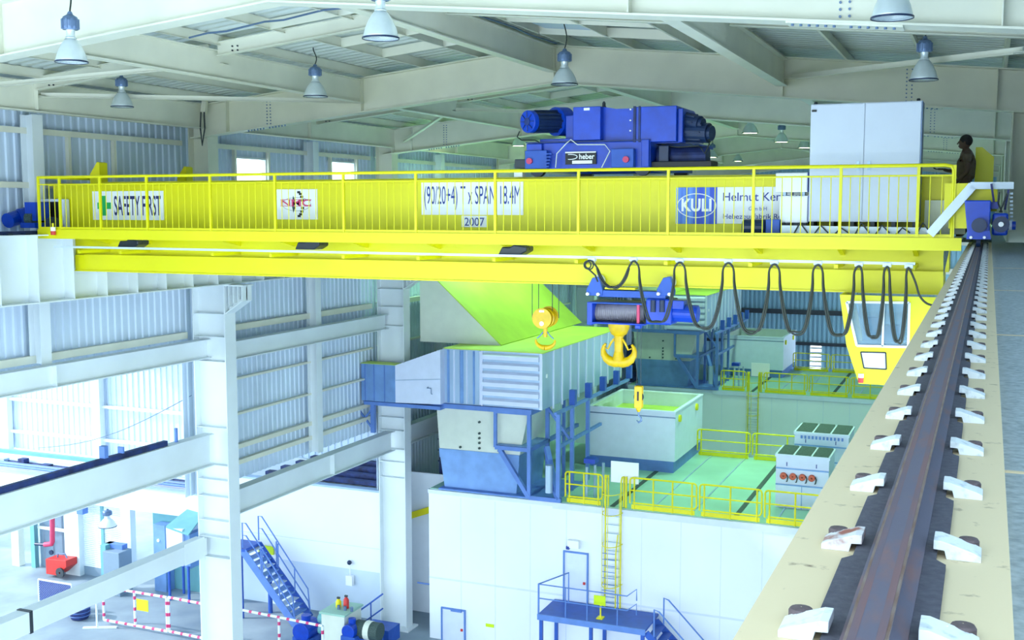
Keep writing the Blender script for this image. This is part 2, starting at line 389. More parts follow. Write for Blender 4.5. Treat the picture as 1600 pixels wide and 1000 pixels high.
# ---- left columns
def h_column(y, label, near=False):
    t = thing('steel_column', label, 'column', (-18.6, y+.22, FLOOR))
    g = G(); g.box(-19.1, -18.1, y+.21, y+.235, FLOOR+.06, -2.0); g.build('web', 'white_steel', t)
    for x0, nm in ((-19.12, 'outer_flange'), (-18.12, 'inner_flange')):
        g = G(); g.box(x0, x0+.03, y, y+.45, FLOOR+.06, -2.0); g.build(nm, 'white_steel', t)
    g = G()
    for z in (-3.35, -4.0, -5.75, -6.75, -7.15, -7.6, -8.25, -8.7, -9.25): g.box(-19.09, -18.12, y+.02, y+.43, z, z+.018)
    g.build('stiffener', 'white_steel', t)
    g = G(); g.box(-19.3, -17.95, y-.15, y+.6, FLOOR, FLOOR+.06); g.build('base_plate', 'white_steel', t)
    g = G(); g.ibeam((-18.8, y+.22, -2.0), (-18.8, y+.22, 2.6), .62, .42, .02, .012, upv=(1, 0, 0)); g.build('upper_shaft', 'cream_steel', t)
    # corbel carrying the runway
    t2 = G(); t2.prism([(-18.12, -2.02), (-17.55, -2.02), (-17.55, -2.35), (-18.12, -2.72)], 'y', y+.20, y+.24)
    t2.box(-19.12, -17.5, y, y+.45, -2.0, -1.965); t2.prism([(-18.12, -2.72), (-18.12, -2.75), (-17.55, -2.38), (-17.55, -2.35)], 'y', y+.02, y+.43)
    t2.box(-17.57, -17.55, y+.02, y+.43, -2.35, -2.0)
    for x in (-17.98, -17.84, -17.7): t2.box(x, x+.012, y+.02, y+.43, -2.6+(x+18.1)*.65, -2.0)
    t2.box(-19.1, -18.13, y+.02, y+.43, -2.75, -2.73)
    t2.build('corbel', 'white_steel', t)
h_column(24.0, 'big white steel column at left with corbel, the nearest one in view')
h_column(33.72, 'white steel column in the middle that passes behind the galvanised duct')
for k in range(4): h_column(FR[3]+9.95*k, 'far steel column of the left row hidden mostly behind the ducts, number %s beyond the middle column' % ['one', 'two', 'three', 'four'][k])
h_column(13.0, 'steel column of the left row just outside the left edge')
# right columns
for k, y in enumerate(FR[1:]):
    t = thing('steel_column', ['grey steel column at the right edge beside the crane rail', 'greenish column right of the far gangway, behind the yellow plate'][k] if k < 2 else 'far right-hand column in the lit end of the hall, %s from the right edge column' % ['third', 'fourth', 'fifth', 'sixth'][k-2], 'column', (.75, y+.2, FLOOR))
    g = G(); g.box(.35, 1.2, y+.2, y+.22, FLOOR, 2.6); g.build('web', 'cream_steel', t)
    for x in (.33, 1.17): g = G(); g.box(x, x+.03, y, y+.42, FLOOR, 2.6); g.build('flange', 'cream_steel', t)
# wall posts and girts
for y in (18.85, 29.85, 38.6, 48.6):
    zb = -3.42 if y < 24 else -7.6
    g = G(); g.ibeam((-19.15, y, zb), (-19.15, y, 2.0), .34, .3, .016, .012, upv=(1, 0, 0)); g.build('wall_post', 'white_steel', **tg({18.85: 'slim white post against the corrugated wall at the far left', 29.85: 'slim white post against the wall between the two big columns'}.get(y, 'slim wall post in the far bays, %s' % ('behind the second column' if y < 40 else 'beyond the first unit')), 'post'))
gi = 0
for (y0, y1) in ((6, 24), (24.5, 33.7), (34.2, 43.8), (44.3, 53.7)):
    for z in (1.72, 0.55, -3.25) + ((-4.75, -5.75, -6.65, -7.1) if y0 > 20 else ()):
        g = G(); h = .16 if z == -3.25 else (.05 if z in (-4.75, -5.75) else .12)
        g.box(-19.44, -19.30, y0, y1, z-.008, z+.008); g.box(-19.30, -19.285, y0, y1, z-h, z+.01); gi += 1
        g.build('wall_girt', 'cream_steel', **tg('long horizontal girt on the corrugated left wall', 'girt', 'left wall girts'))
# frames around windows
for (a, b, c, d) in WIN + [(20.2, 21.5, .35, 1.35)]:
    for y in (a-.12, b+.04):
        g = G(); g.box(-19.42, -19.32, y, y+.08, .0, 1.72); g.build('window_jamb', 'cream_steel', **tg('upright jamb framing an opening in the left wall', 'jamb', 'window jambs on the left wall'))
# wall beams
def wbeam(name, x, y0, y1, z0, z1, w, m, label, cat='beam', stiff=()):
    t = thing(name, label, cat, (x, (y0+y1)/2, z0)); g = G(); g.ibeam((x, y0, (z0+z1)/2), (x, y1, (z0+z1)/2), z1-z0, w, .022, .014); g.build('i_section', m, t)
    if stiff:
        g = G()
        for y in stiff: g.box(x-w/2+.01, x+w/2-.01, y-.008, y+.008, z0+.02, z1-.02)
        g.build('stiffener', m, t)
    return t
wbeam('wall_beam', -18.85, 6, 24.2, -3.92, -3.42, .3, 'white_steel', 'white beam carrying the upper left wall, left of the big column', stiff=(18.85,))
wbeam('wall_beam', -18.85, 24.4, 33.8, -4.1, -3.6, .3, 'white_steel', 'white beam halfway up the wall between the two big columns')
wbeam('wall_beam', -18.65, 24.4, 33.75, -8.28, -7.6, .34, 'white_steel', 'deep white beam at the foot of the wall between the two big columns', stiff=(29.85,))
wbeam('wall_beam', -18.65, 34.2, 43.8, -8.28, -7.6, .34, 'white_steel', 'deep white beam at the foot of the wall right of the second big column')
t = wbeam('lower_runway', -18.6, 6, 23.9, -6.70, -5.86, .3, 'white_steel', 'low white runway beam with dark blue rail, left of the big column')
g = G(); g.box(-18.66, -18.54, 6, 22.2, -5.86, -5.73); g.build('rail', 'plant_dark', t)
for q in ((-18.68, -18.52, 20.0, 20.12, -5.73, -5.45), (-18.68, -18.52, 20.6, 20.65, -5.73, -5.58), (-18.66, -18.6, 22.6, 22.66, -5.86, -5.5)): g = G(); g.box(*q); g.build('end_stop', 'support_blue', t)
t = thing('tie_beam', 'pale box beam sloping across the lower left corner with a dark joint', 'beam', (-19, 15, -9.2))
g = G(); g.box(-19.2, -18.85, 6, 17.95, -9.18, -8.72); g.box(-19.2, -18.85, 18.0, 24.0, -9.18, -8.72); g.build('beam_body', 'white_steel', t)
g = G(); g.box(-19.21, -18.84, 17.93, 18.02, -9.2, -8.70); g.build('joint_collar', 'dark_grey', t)
g = G(); g.box(-18.86, -18.845, 23.1, 23.9, -9.22, -8.66)
g.build('end_plate', 'white_steel', t)

# ---- left runway girder
t = thing('crane_runway', 'white plate girder with upright stiffeners under the crane\'s left end', 'crane runway', (-18.2, 20, -1.95))
g = G(); g.box(-18.21, -18.19, 6, 70, -1.93, -.55); g.build('web', 'white_steel', t)
g = G(); g.box(-18.5, -17.9, 6, 70, -.57, -.545); g.build('top_flange', 'white_steel', t)
g = G(); g.box(-18.5, -17.9, 6, 70, -1.955, -1.93); g.build('bottom_flange', 'white_steel', t)
for k in range(56):
    y = 16.68 + .98*(k-3)
    if y < 69:
        g = G(); g.box(-18.19, -17.91, y-.008, y+.008, -1.93, -.57); g.build('stiffener', 'white_steel', t)
g = G(); g.box(-18.35, -18.27, 6, 70, -.545, -.47); g.build('rail', 'plant_dark', t)
for k in range(24):
    y = 13.5+.45*k; g = G(); g.box(-18.24, -18.1, y, y+.12, -.545, -.51); g.build('rail_clip', 'motor_dark', t)

# ---- right runway girder with the crane rail seen from above
RX = -0.1255
t = thing('crane_runway', 'long girder top with rusty crane rail and rows of clips in the right foreground', 'crane runway', (-.15, 20, -1.9))
g = G(); g.box(-.313, .056, -1.5, 76, -.635, -.61); g.build('top_plate', 'girder_top', t, label='cream girder top plate speckled with dirt')
g = G(); g.box(-.25, -.23, -1.5, 76, -1.9, -.635); g.box(-.07, -.05, -1.5, 76, -1.9, -.635); g.box(-.3, .0, -1.5, 76, -1.92, -1.9); g.build('web', 'white_steel', t)
SP = 0.4575; Y0C = 2.05
# scalloped pad under the rail: necks at every clip
left = []; rgt = []
y = Y0C - SP*4.5
k = 0
while y < 40:
    c = y + SP/2
    left += [(-.212, y-.0), (-.212, c-.075), (-.196, c-.05), (-.196, c+.05), (-.212, c+.075)]
    rgt += [(-.045, y+.03), (-.045, c-.045), (-.062, c-.02), (-.062, c+.08), (-.045, c+.105)]
    y += SP
g = G(); L = left+[(-.212, y)]; Rr = rgt+[(-.045, y+.03)]
for i in range(len(L)-1):
    g.add([(L[i][0], L[i][1], -.6), (Rr[i][0], Rr[i][1], -.6), (Rr[i+1][0], Rr[i+1][1], -.6), (L[i+1][0], L[i+1][1], -.6),
           (L[i][0], L[i][1], -.61), (L[i+1][0], L[i+1][1], -.61), (Rr[i][0], Rr[i][1], -.61), (Rr[i+1][0], Rr[i+1][1], -.61)], [(0, 1, 2, 3), (0, 3, 5, 4), (1, 6, 7, 2)])
g.build('rail_pad', 'rail_pad', t, label='dark scalloped pad under the rail')
g = G(); g.prism([(RX-.044, -.6), (RX+.044, -.6), (RX+.044, -.596), (RX+.02, -.584), (RX+.016, -.568), (RX+.026, -.563), (RX+.026, -.5525), (RX+.022, -.55), (RX-.022, -.55), (RX-.026, -.5525), (RX-.026, -.563), (RX-.016, -.568), (RX-.02, -.584), (RX-.044, -.596)], 'y', -1.5, 76)
g.build('rail', 'rail_rust', t, label='rusty dark crane rail')
g = G()
for s_ in (-1, 1): g.box(RX+s_*.0225, RX+s_*.0268, -1.5, 76, -.5545, -.5503)
g.build('rail_edge', 'rail_bright', t, label='worn bright edges of the rail head')
for s_ in (-1, 1):
    g = G(); g.box(RX+s_*.012, RX+s_*.0225, -1.5, 76, -.5515, -.5497); g.build('rust_band', 'rust_red', t)
def clip_at(y, side, rusty):
    s_ = -1 if side == 'L' else 1
    xo, xi = (-.256, -.186) if s_ < 0 else (.010, -.068)
    # side profile in XZ: thick wedge outside, nose stepping over the pad
    sg = 1 if xi > xo else -1
    prof = [(xo, -.61), (xo, -.600), (xo+sg*.012, -.594), (xi-sg*.012, -.578), (xi, -.578), (xi, -.594), (xi-sg*.018, -.595), (xi-sg*.022, -.61)]
    g = G(); g.prism(prof, 'y', y, y+.062); g.v = [(a + (0.0 if c < -.6 else 0), b, c) for a, b, c in g.v]
    c = g.build('rail_clip', 'clip_rust' if rusty else 'clip_steel', t, bevel=.001)
    xb = xo + sg*.022
    g = G(); g.cyl((xb, y+.072, -.61), (xb, y+.072, -.592), .0185, 6); g.lathe((xb, y+.072, -.592), [(.0185, 0), (.016, .004), (.006, .006), (.001, .006)], 14)
    g.build('bolt', 'bolt_rust', c)
    g = G(); g.cyl((xb+sg*.024, y+.05, -.60), (xb+sg*.024, y+.05, -.584), .005, 8); g.build('set_screw', 'clip_steel', c)
for k in range(-2, 44):
    clip_at(Y0C+k*SP, 'L', k == 0)
    clip_at(Y0C+.02+k*SP, 'R', False)
# far end of the same row past the bogie is sparse in view
g = G(); g.box(.056, 1.42, -1.5, 23.9, -.72, -.66); g.box(.056, .32, 23.9, 76, -.72, -.66)
yy = -1.5
gw = g.build('side_gangway', 'concrete_dark', **tg('dark grey gangway slab to the right of the crane rail', 'gangway'))
for yy in (3.05, 6.4, 9.9, 13.6):
    g = G(); g.box(.058, 1.42, yy, yy+.02, -.66, -.657); g.build('joint_strip', 'girder_top', gw)
# ================================================================== THE TWO TURBINE ENCLOSURES
DK = -9.4
def rail_panel(x0, x1, y, z, t, n_mid, axis='x', toe=True, h=1.0, m='rail_yellow', looped=True):
    """one guardrail panel: hoop of tube with posts, mid rails and toe board"""
    def q(a, c): return (a, y, c) if axis == 'x' else (y, a, c)
    r = .028
    g = G(); rr = .09
    g.tube([q(x0, z+.18), q(x0, z+h-rr), q(x0+rr*.3, z+h-rr*.3), q(x0+rr, z+h), q(x1-rr, z+h), q(x1-rr*.3, z+h-rr*.3), q(x1, z+h-rr), q(x1, z+.30), q(x1-rr*.5, z+.22), q(x1-rr, z+.2), q(x0+rr, z+.2)], r, 8)
    p = g.build('rail_hoop', m, t, smooth=True)
    g = G(); g.tube([q(x0, z+.6), q(x1, z+.6)], r*.85, 8); g.build('mid_rail', m, t)
    for k in range(n_mid+2):
        x = x0+.14+(x1-x0-.28)*k/(n_mid+1)
        g = G(); g.tube([q(x, z), q(x, z+h)], r, 8); g.build('post', m, t)
    if toe:
        g = G()
        if axis == 'x': g.box(x0+.05, x1-.05, y-.006, y+.006, z+.01, z+.15)
        else: g.box(y-.006, y+.006, x0+.05, x1-.05, z+.01, z+.15)
        g.build('toe_board', m, t)
def unit(oy, oz, who, near):
    def T(name, label, cat, loc, group=None): return thing(name, label % who if '%s' in label else label, cat, loc, group)
    Y = 33.5+oy; D0 = DK+oz
    # ---- building body
    t = T('turbine_enclosure', 'large white equipment enclosure, %s', 'enclosure', (-10, Y+4.5, FLOOR))
    g = G(); g.box(-17.08, -2.2, Y, Y+9.0, FLOOR, D0-.16); g.build('cladding', 'wall_white' , t)
    g = G(); g.box(-17.10, -2.2, Y-.03, Y+9.0, D0-.16, D0-.03); g.box(-12.6, -2.2, Y-.06, Y-.0, D0-.22, D0-.02); g.build('coping', 'box_white', t)
    g = G(); g.box(-17.05, -2.2, Y+.05, Y+8.95, D0-.03, D0); g.build('roof_deck', 'deck_sheet', t, label='greenish sheet metal roof deck')
    for k in range(8):
        x = -12.0+k*1.28; g = G(); g.box(x, x+.05+(.1 if k % 3 == 1 else 0), Y+.1, Y+8.9, D0, D0+.02); g.build('deck_seam', 'grille_dark' if k % 3 == 1 else 'galvanised', t)
    for k in range(11):
        x = -15.9+k*1.25; g = G(); g.box(x, x+.02, Y-.006, Y, FLOOR, D0-.22); g.build('wall_joint', 'box_white', t)
    g = G(); g.box(-17.08, -2.2, Y-.012, Y, FLOOR+2.1, FLOOR+2.16); g.build('wall_trim', 'box_white', t)
    # ---- front railing
    t = T('guardrail', 'yellow guardrail on the front roof edge, %s', 'guardrail', (-8, Y+.08, D0))
    X = lambda px, py: P(px, py, Y=33.5).x
    for a, b, n in ((X(882, 775), X(940, 783), 1), (X(983, 788), X(1087, 796), 2), (X(1092, 797), X(1189, 805), 1), (X(1194, 806), X(1290, 815), 1), (X(1296, 815), X(1390, 822), 1)):
        rail_panel(a, b, Y+.08, D0, t, n)
    t = T('guardrail', 'yellow guardrail on the rear roof edge, %s', 'guardrail', (-7, Y+8.6, D0))
    for a, b, n in ((-9.95, -7.95, 0), (-7.85, -5.3, 1), (-5.2, -2.8, 1)): rail_panel(a, b, Y+8.6, D0, t, n)
    # ---- ladder with hoops
    t = T('ladder', 'yellow caged ladder, %s', 'ladder', (X(957, 790), Y-.15, D0-3.6))
    xa, xb = X(948, 790), X(972, 790)
    for x in (xa, xb):
        g = G(); g.tube([(x, Y-.12, D0-3.7), (x, Y-.12, D0+.9), (x, Y-.02, D0+1.0), (x, Y+.15, D0+1.0), (x, Y+.15, D0+.02)], .025, 8); g.build('stile', 'rail_yellow', t)
    for k in range(13):
        g = G(); z = D0-3.6+k*.28; g.tube([(xa, Y-.12, z), (xb, Y-.12, z)], .014, 6); g.build('rung', 'galvanised', t)
    for z in (D0-2.4, D0-1.1, D0-.1, D0+.55):
        g = G(); xm = (xa+xb)/2; r_ = (xb-xa)/2+.06
        g.tube([(xm+r_*math.cos(a), Y-.12-abs(math.sin(a))*.55, z) for a in [math.pi+math.pi*k/10 for k in range(11)]], .014, 6); g.build('cage_hoop', 'rail_yellow', t)
    for a in (1.15, 1.5, 1.85):
        g = G(); g.tube([(xm+r_*math.cos(math.pi*a), Y-.12-abs(math.sin(math.pi*a))*.55, z) for z in (D0-2.4, D0+.55)], .01, 6); g.build('cage_strap', 'rail_yellow', t)
    g = G(); g.box(xa-.12, xa-.06, Y+.1, Y+.16, D0, D0+1.0); g.box(xb+.06, xb+.12, Y+.1, Y+.16, D0, D0+1.0); g.build('gate_post', 'rail_yellow', t)
    # ---- open-top exhaust silencer box
    x0, x1, y0, y1, zt = -13.22, -9.97, 38.75+oy, 42.9+oy, D0+2.18
    t = T('exhaust_box', 'pale open-topped steel exhaust box, %s', 'exhaust box', ((x0+x1)/2, (y0+y1)/2, D0))
    g = G(); g.box(x0, x1, y0, y1, D0+.42, zt-.55); g.build('casing', 'box_white', t)
    g = G(); w = .07
    for a in ((x0, x1, y0, y0+w), (x0, x1, y1-w, y1), (x0, x0+w, y0+w, y1-w), (x1-w, x1, y0+w, y1-w)): g.box(*a, zt-.55, zt)
    g.build('parapet', 'box_white', t)
    g = G()
    for a in ((x0-.03, x1+.03, y0-.03, y0+.1), (x0-.03, x1+.03, y1-.1, y1+.03), (x0-.03, x0+.1, y0+.1, y1-.1), (x1-.1, x1+.03, y0+.1, y1-.1)): g.box(*a, zt, zt+.05)
    g.build('rim', 'box_white', t)
    g = G(); g.box(x0+w, x1-w, y0+w, y1-w, zt-.55, zt-.5); g.build('inner_roof', 'baked_lamp_green', t, label='inner roof with the green lamp light put into its colour')
    g = G(); g.box(x0+.06, x1-.06, y0+.06, y1-.06, D0, D0+.42); g.build('plinth', 'support_blue', t, label='blue plinth')
    g = G(); g.box(x0-.01, x1+.01, y0-.012, y0, zt-.2, zt-.16); g.build('drip_edge', 'lamp_blue', t)
    for (yy) in (y0+.55, y0+3.1):
        g = G(); g.cyl((x1, yy, zt-.28), (x1+.07, yy, zt-.28), .13, 14); g.build('lifting_lug', 'rail_yellow', t)
    t = T('notice_panel', 'white square panel on the front guardrail, %s', 'panel', (X(971, 730), Y+.2, D0))
    a, b = X(952, 712), X(995, 750)
    g = G(); g.box(a, b, Y+.18, Y+.22, D0+.78, D0+1.45); g.build('board', 'sign_white', t)
    g = G(); g.box((a+b)/2-.03, (a+b)/2+.03, Y+.22, Y+.26, D0, D0+1.3); g.build('stand_post', 'galvanised', t)
    # ---- vent cabinets with louvre tops
    if near:
        for (nm, vx0, vx1, vy0, vy1, vh, fans) in (('front', P(1213, 705, Y=35.6).x, P(1213, 705, Y=35.6).x+1.62, 35.6, 37.0, 1.42, True), ('rear', P(1242, 670, Y=38.3).x, P(1242, 670, Y=38.3).x+1.75, 38.3, 39.9, 1.45, False)):
            zt = P(1213, 708, Y=35.6).z if fans else P(1242, 673, Y=38.3).z
            t = thing('vent_cabinet', 'pale blue ventilation cabinet with four orange fans and a dark grille top' if fans else 'second ventilation cabinet with a dark grille top, standing behind the one with fans', 'vent cabinet', ((vx0+vx1)/2, (vy0+vy1)/2, D0))
            g = G(); g.box(vx0, vx1, vy0, vy1, D0, zt-.1); g.build('casing', 'box_white', t)
            g = G(); g.box(vx0-.03, vx1+.03, vy0-.03, vy1+.03, zt-.1, zt-.02); g.build('top_frame', 'box_white', t)
            for k in range(3):
                w3 = (vx1-vx0)/3; g = G(); g.box(vx0+k*w3+.04, vx0+(k+1)*w3-.03, vy0+.05, vy1-.05, zt-.02, zt+.0)
                for j in range(14): yj = vy0+.08+j*(vy1-vy0-.2)/13; g.add([(vx0+k*w3+.05, yj, zt+.0), (vx0+(k+1)*w3-.04, yj, zt), (vx0+(k+1)*w3-.04, yj+.05, zt+.02), (vx0+k*w3+.05, yj+.05, zt+.02)], [(0, 1, 2, 3)])
                g.build('top_grille', 'grille_dark', t)
            g = G(); g.box(vx0, vx1, vy0-.035, vy0, zt-.48, zt-.44); g.box(vx0, vx1, vy0-.035, vy0, zt-1.0, zt-.96); g.box((vx0+vx1)/2-.01, (vx0+vx1)/2+.01, vy0-.02, vy0, D0, zt-1.0); g.build('seam', 'galvanised_blue', t)
            g = G()
            for k in (0.2, .76): g.box(vx0+(vx1-vx0)*k, vx0+(vx1-vx0)*k+.025, vy0-.02, vy0, zt-.38, zt-.26)
            g.build('latch', 'text_blue', t)
            if fans:
                for k in range(4):
                    cx = vx0+.24+k*.29; cz = zt-.70
                    g = G(); g.lathe((cx, vy0-.0, cz), [(.105, -.07), (.11, 0), (.11, .0)], 18, 'y'); g.lathe((cx, vy0, cz), [(.001, -.05), (.10, -.045)], 18, 'y'); f = g.build('fan', 'fan_orange', t)
                    g = G()
                    for a in range(5): g.bar((cx, vy0-.055, cz), (cx+.095*math.cos(a*1.257), vy0-.055, cz+.095*math.sin(a*1.257)), .04, .01, (0, 1, 0))
                    g.build('fan_blades', 'fan_orange', f)
                    g = G(); g.tube([(cx+.1, vy0-.03, cz+.05), (cx+.15, vy0-.08, cz-.02), (cx+.12, vy0-.06, cz-.16), (cx+.09, vy0, cz-.18)], .018, 6); g.build('hose', 'dark_grey', f)
            else:
                for k in range(12):
                    g = G(); cx = vx0+.2+k*.12; g.box(cx, cx+.06, vy0-.03, vy0, zt-.24, zt-.14); g.build('vent_slot', 'support_blue', t)
    # ---- intake duct: filter house, stripes, louvres
    yf, yb = 33.5+oy, 41.75+oy; zt, zb = -4.63+oz, -6.45+oz
    t = T('intake_duct', 'galvanised intake duct with ribbed side, %s', 'duct', (-15, (yf+yb)/2, zb))
    XD = lambda px: P(px, 600, Y=33.5).x
    xs0, xs1, xs2 = XD(695), XD(755), XD(848)
    g = G(); g.box(xs0, xs2, yf, yb, zb, zt); g.build('casing', 'galvanised', t)
    g = G(); g.box(xs0-.02, xs2+.02, yf-.02, yb, zt, zt+.03); g.build('top_sheet', 'baked_lamp_green', t, label='flat top sheet with green lamp light put into its colour')
    for k, w in enumerate((.10, .06, .14, .05, .08, .11)):      # upright pleats left of the louvres
        x = xs0+.08+k*.235; g = G(); g.prism([(x, yf), (x+w, yf), (x+w*.7, yf-.045), (x+w*.3, yf-.045)], 'z', zb+.03, zt-.03); g.build('pleat', 'galvanised_blue' if k % 2 == 0 else 'box_white', t)
    g = G(); g.box(xs1-.05, xs1, yf-.06, yf, zb, zt); g.box(xs2-.09, xs2+.0, yf-.06, yf, zb, zt); g.build('louvre_frame', 'box_white', t)
    for k in range(6):
        z = zb+.08+k*.295; g = G(); g.prism([(yf-.01, z), (yf-.13, z), (yf-.13, z+.13), (yf-.01, z+.20)], 'x', xs1+.02, xs2-.10)
        g.build('louvre_blade', 'box_white', t)
    for k in range(10):
        y = yf+.9+k*.82; g = G(); g.box(xs2, xs2+.045, y, y+.07, zb-.1, zt); g.build('side_rib', 'box_white', t)
    g = G(); g.box(xs2, xs2+.03, yf+.28, yf+.36, zb+1.0, zb+1.12); g.build('name_plate', 'sign_white', t)
    # transition and wall duct to the left
    xa, xb = -19.45, XD(625)
    t = None if not near else T('wall_duct', 'blue-grey duct joining the left wall, %s', 'duct', (-18.6, yf+.7, zb-.05))
    za, zbb = -5.24+oz, -6.5+oz
    yd = yf-.35 if near else yf
    if near:
        g = G(); g.box(xa+.02, xb, yd, yd+.52, zbb, za); g.build('duct_body', 'galvanised_blue', t)
        g = G(); g.box(xa, xb+.0, yd, yd+.54, za, za+.02); g.build('top_sheet', 'baked_lamp_green', t)
        for x in (-19.3, -18.95, -18.55): g = G(); g.box(x, x+.03, yd-.02, yd, zbb, za); g.build('flange', 'support_blue', t)
        g = G(); g.prism([(xb, zbb), (xs0, zb), (xs0, zt), (xb, za)], 'y', yd+.02, yd+.50); g.build('transition', 'box_white', t)
        g = G(); g.prism([(xb, -5.75), (xs0, -5.62), (xs0, -5.6), (xb, -5.73)], 'y', yd+.005, yd+.02); g.build('seam', 'galvanised', t)
        hz = G(); hz.tube([(xs0-.45, yd, -5.9), (xs0-.45, yd-.06, -5.92), (xs0-.3, yd-.06, -5.92), (xs0-.3, yd-.06, -6.1), (xs0-.3, yd, -6.12)], .015, 6); hz.build('handle', 'lamp_blue', t)
        tw = thing('bracing_tower', 'small blue cross-braced stand under the wall duct left of the middle column', 'stand', (-19.2, yd+.2, -8.0))
        q0, q1 = P(557, 640, Y=yd+.1).x, P(583, 640, Y=yd+.1).x
        for x in (q0, q1): g = G(); g.box(x-.07, x+.07, yd+.03, yd+.17, -7.6, zbb-.14); g.build('post', 'support_blue', tw)
        for za_, zb_2 in ((-7.5, -6.75), (-6.75, -7.5)): g = G(); g.bar((q0, yd+.1, za_), (q1, yd+.1, zb_2), .06); g.build('cross_brace', 'support_blue', tw)
        g = G(); g.box(xa+.1, xs0, yd, yd+.5, zbb-.14, zbb-.02); g.build('top_beam', 'support_blue', tw)
    # sloped hood rising to the upper left
    hy0, hy1 = 34.75+oy, 42.9+oy
    t = T('sloped_hood', 'sloping green-topped hood above the intake duct, %s', 'hood', (-16.4, (hy0+hy1)/2, zt))
    # stands on the duct and leans to the wall side: the front face is the pale vertical side plate
    xbt, xtp, ztp = -15.0, -17.75, -2.1+oz
    xbt, zbt = -14.95, -4.60+oz
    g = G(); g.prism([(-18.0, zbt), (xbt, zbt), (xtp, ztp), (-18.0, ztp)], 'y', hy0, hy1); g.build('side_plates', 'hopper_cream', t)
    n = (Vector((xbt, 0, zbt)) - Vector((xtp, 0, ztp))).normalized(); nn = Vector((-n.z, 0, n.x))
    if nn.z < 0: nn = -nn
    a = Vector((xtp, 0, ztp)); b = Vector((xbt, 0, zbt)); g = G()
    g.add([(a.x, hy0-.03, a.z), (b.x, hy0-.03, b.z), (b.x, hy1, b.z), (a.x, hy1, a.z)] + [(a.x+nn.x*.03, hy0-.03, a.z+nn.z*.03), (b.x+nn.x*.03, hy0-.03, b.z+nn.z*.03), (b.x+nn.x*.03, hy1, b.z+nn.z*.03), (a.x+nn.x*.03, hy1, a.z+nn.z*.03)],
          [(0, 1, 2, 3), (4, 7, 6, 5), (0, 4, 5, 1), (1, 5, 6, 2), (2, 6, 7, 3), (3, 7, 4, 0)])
    g.build('sloped_sheet', 'baked_lamp_green', t, label='sloping sheet with green lamp light put into its colour')
    # hopper
    t = T('intake_hopper', 'cream and blue hopper under the duct, %s', 'hopper', (-15.3, yf+1.2, D0))
    zm = -8.05+oz; xl0, xl1, xr = -16.89, -16.6, XD(802)
    g = G(); g.prism([(xl0, zb-.12), (xr+.45, zb-.12), (xr+.12, zm), (xl0+.10, zm)], 'y', yf+.25, yf+2.6); g.build('upper_cone', 'hopper_cream', t)
    g = G(); g.prism([(xl0+.10, zm), (xr+.12, zm), (xr+.1, zm-.30), (xl0+.12, zm-.30)], 'y', yf+.22, yf+2.6); g.build('collar', 'galvanised_blue', t)
    g = G(); g.prism([(xl0+.13, zm-.30), (xr+.1, zm-.30), (xr, D0+.03), (xl1, D0+.03)], 'y', yf+.25, yf+2.6); g.build('lower_cone', 'galvanised_blue', t)
    g = G(); g.box(xl1-.1, -12.5, yf-.02, yf+2.7, D0, D0+.05); g.build('base_frame', 'support_blue', t)
    g = G()
    for (x, z) in ((-15.3, zm+.3), (-15.3, zm+.12), (-15.3, zm+.46), (-15.3, zm+.62), (-15.3, zm+1.0), (-16.0, zm+.1), (-14.6, zm+.1)): g.cyl((x, yf+.25, z), (x, yf+.19, z), .04, 10)
    g.build('nozzles', 'grille_dark', t)
    # ---- blue support steel right of the hopper
    t = T('duct_support', 'blue steel support tower under the duct, %s', 'support', (-13.2, yf+1, D0))
    xf0, xf1 = XD(775), XD(828)
    zl = P(775, 698, Y=33.5).z+oz
    def mem(p, q, w=.11, m='support_blue', nm='member'): g = G(); g.bar(p, q, w); g.build(nm, m, t)
    for y in (yf-.05, yf+1.6):
        mem((xf0, y, zb-.06), (xf0, y, zl), .1); mem((xf1, y, zb-.06), (xf1, y, D0+.1), .12, nm='leg')
        mem((xf0, y, zl), (xf1, y, zl), .13, nm='beam'); mem((xf0, y, zb-.12), (xf1, y, zb-.12), .14, nm='beam')
    mem((xl0, yf-.05, zb-.08), (xf1+.1, yf-.05, zb-.08), .15, nm='beam')
    mem((xf0, yf, zl), (xf0, yf+1.6, zl), .1); mem((xf1, yf, zl), (xf1, yf+4.6, zl), .12, nm='beam'); mem((xf1, yf, zb-.12), (xf1, yf+8.2, zb-.12), .14, nm='beam')
    mem((xf0+.15, yf-.05, zl-.05), (xf1, yf-.05, D0+.05), .14, nm='knee_brace')
    mem((xf1+.35, yf+.6, zl), (XD(873), yf-.02, D0+.05), .16, nm='knee_brace')
    mem((XD(873), yf, zb-.1), (XD(873), yf, D0+.0), .13, nm='leg')
    mem((xf1, yf-.03, D0+.06), (XD(878), yf-.03, D0+.06), .13, nm='beam')
    for k in range(5):
        y = yf+1.6+k*1.6
        if k < 2: mem((XD(868), y, zb-.1), (XD(868), y, D0+.0), .12, nm='leg'); mem((xf1, y, zb-.1), (xf1, y, D0+.0), .1, nm='leg')
        if k == 0: mem((xf1, y, zb-.2), (XD(868), y, zl), .08, nm='brace')
        mem((XD(868)+.02, y, zb-.05), (XD(868)+.02, y, zb+.45), .2, 'stair_blue', 'bracket')
    mem((XD(868), yf+.2, zl+.1), (XD(868), yf+4.6, zl+.1), .1, nm='beam'); mem((XD(868), yf, zb-.1), (XD(868), yf+8, zb-.1), .1, nm='beam')
    g = G(); g.box(xf0, xf1, yf, yf+1.6, zl+.05, zl+.08); g.build('platform_grating', 'galvanised_blue', t)
    for k in range(3):
        x = XD(905+k*7)+0; g = G(); g.cyl((x+.1, yf+.5+k*.4, D0), (x+.1, yf+.5+k*.4, D0+1.1), .05, 10); g.build('pipe', 'galvanised', t)
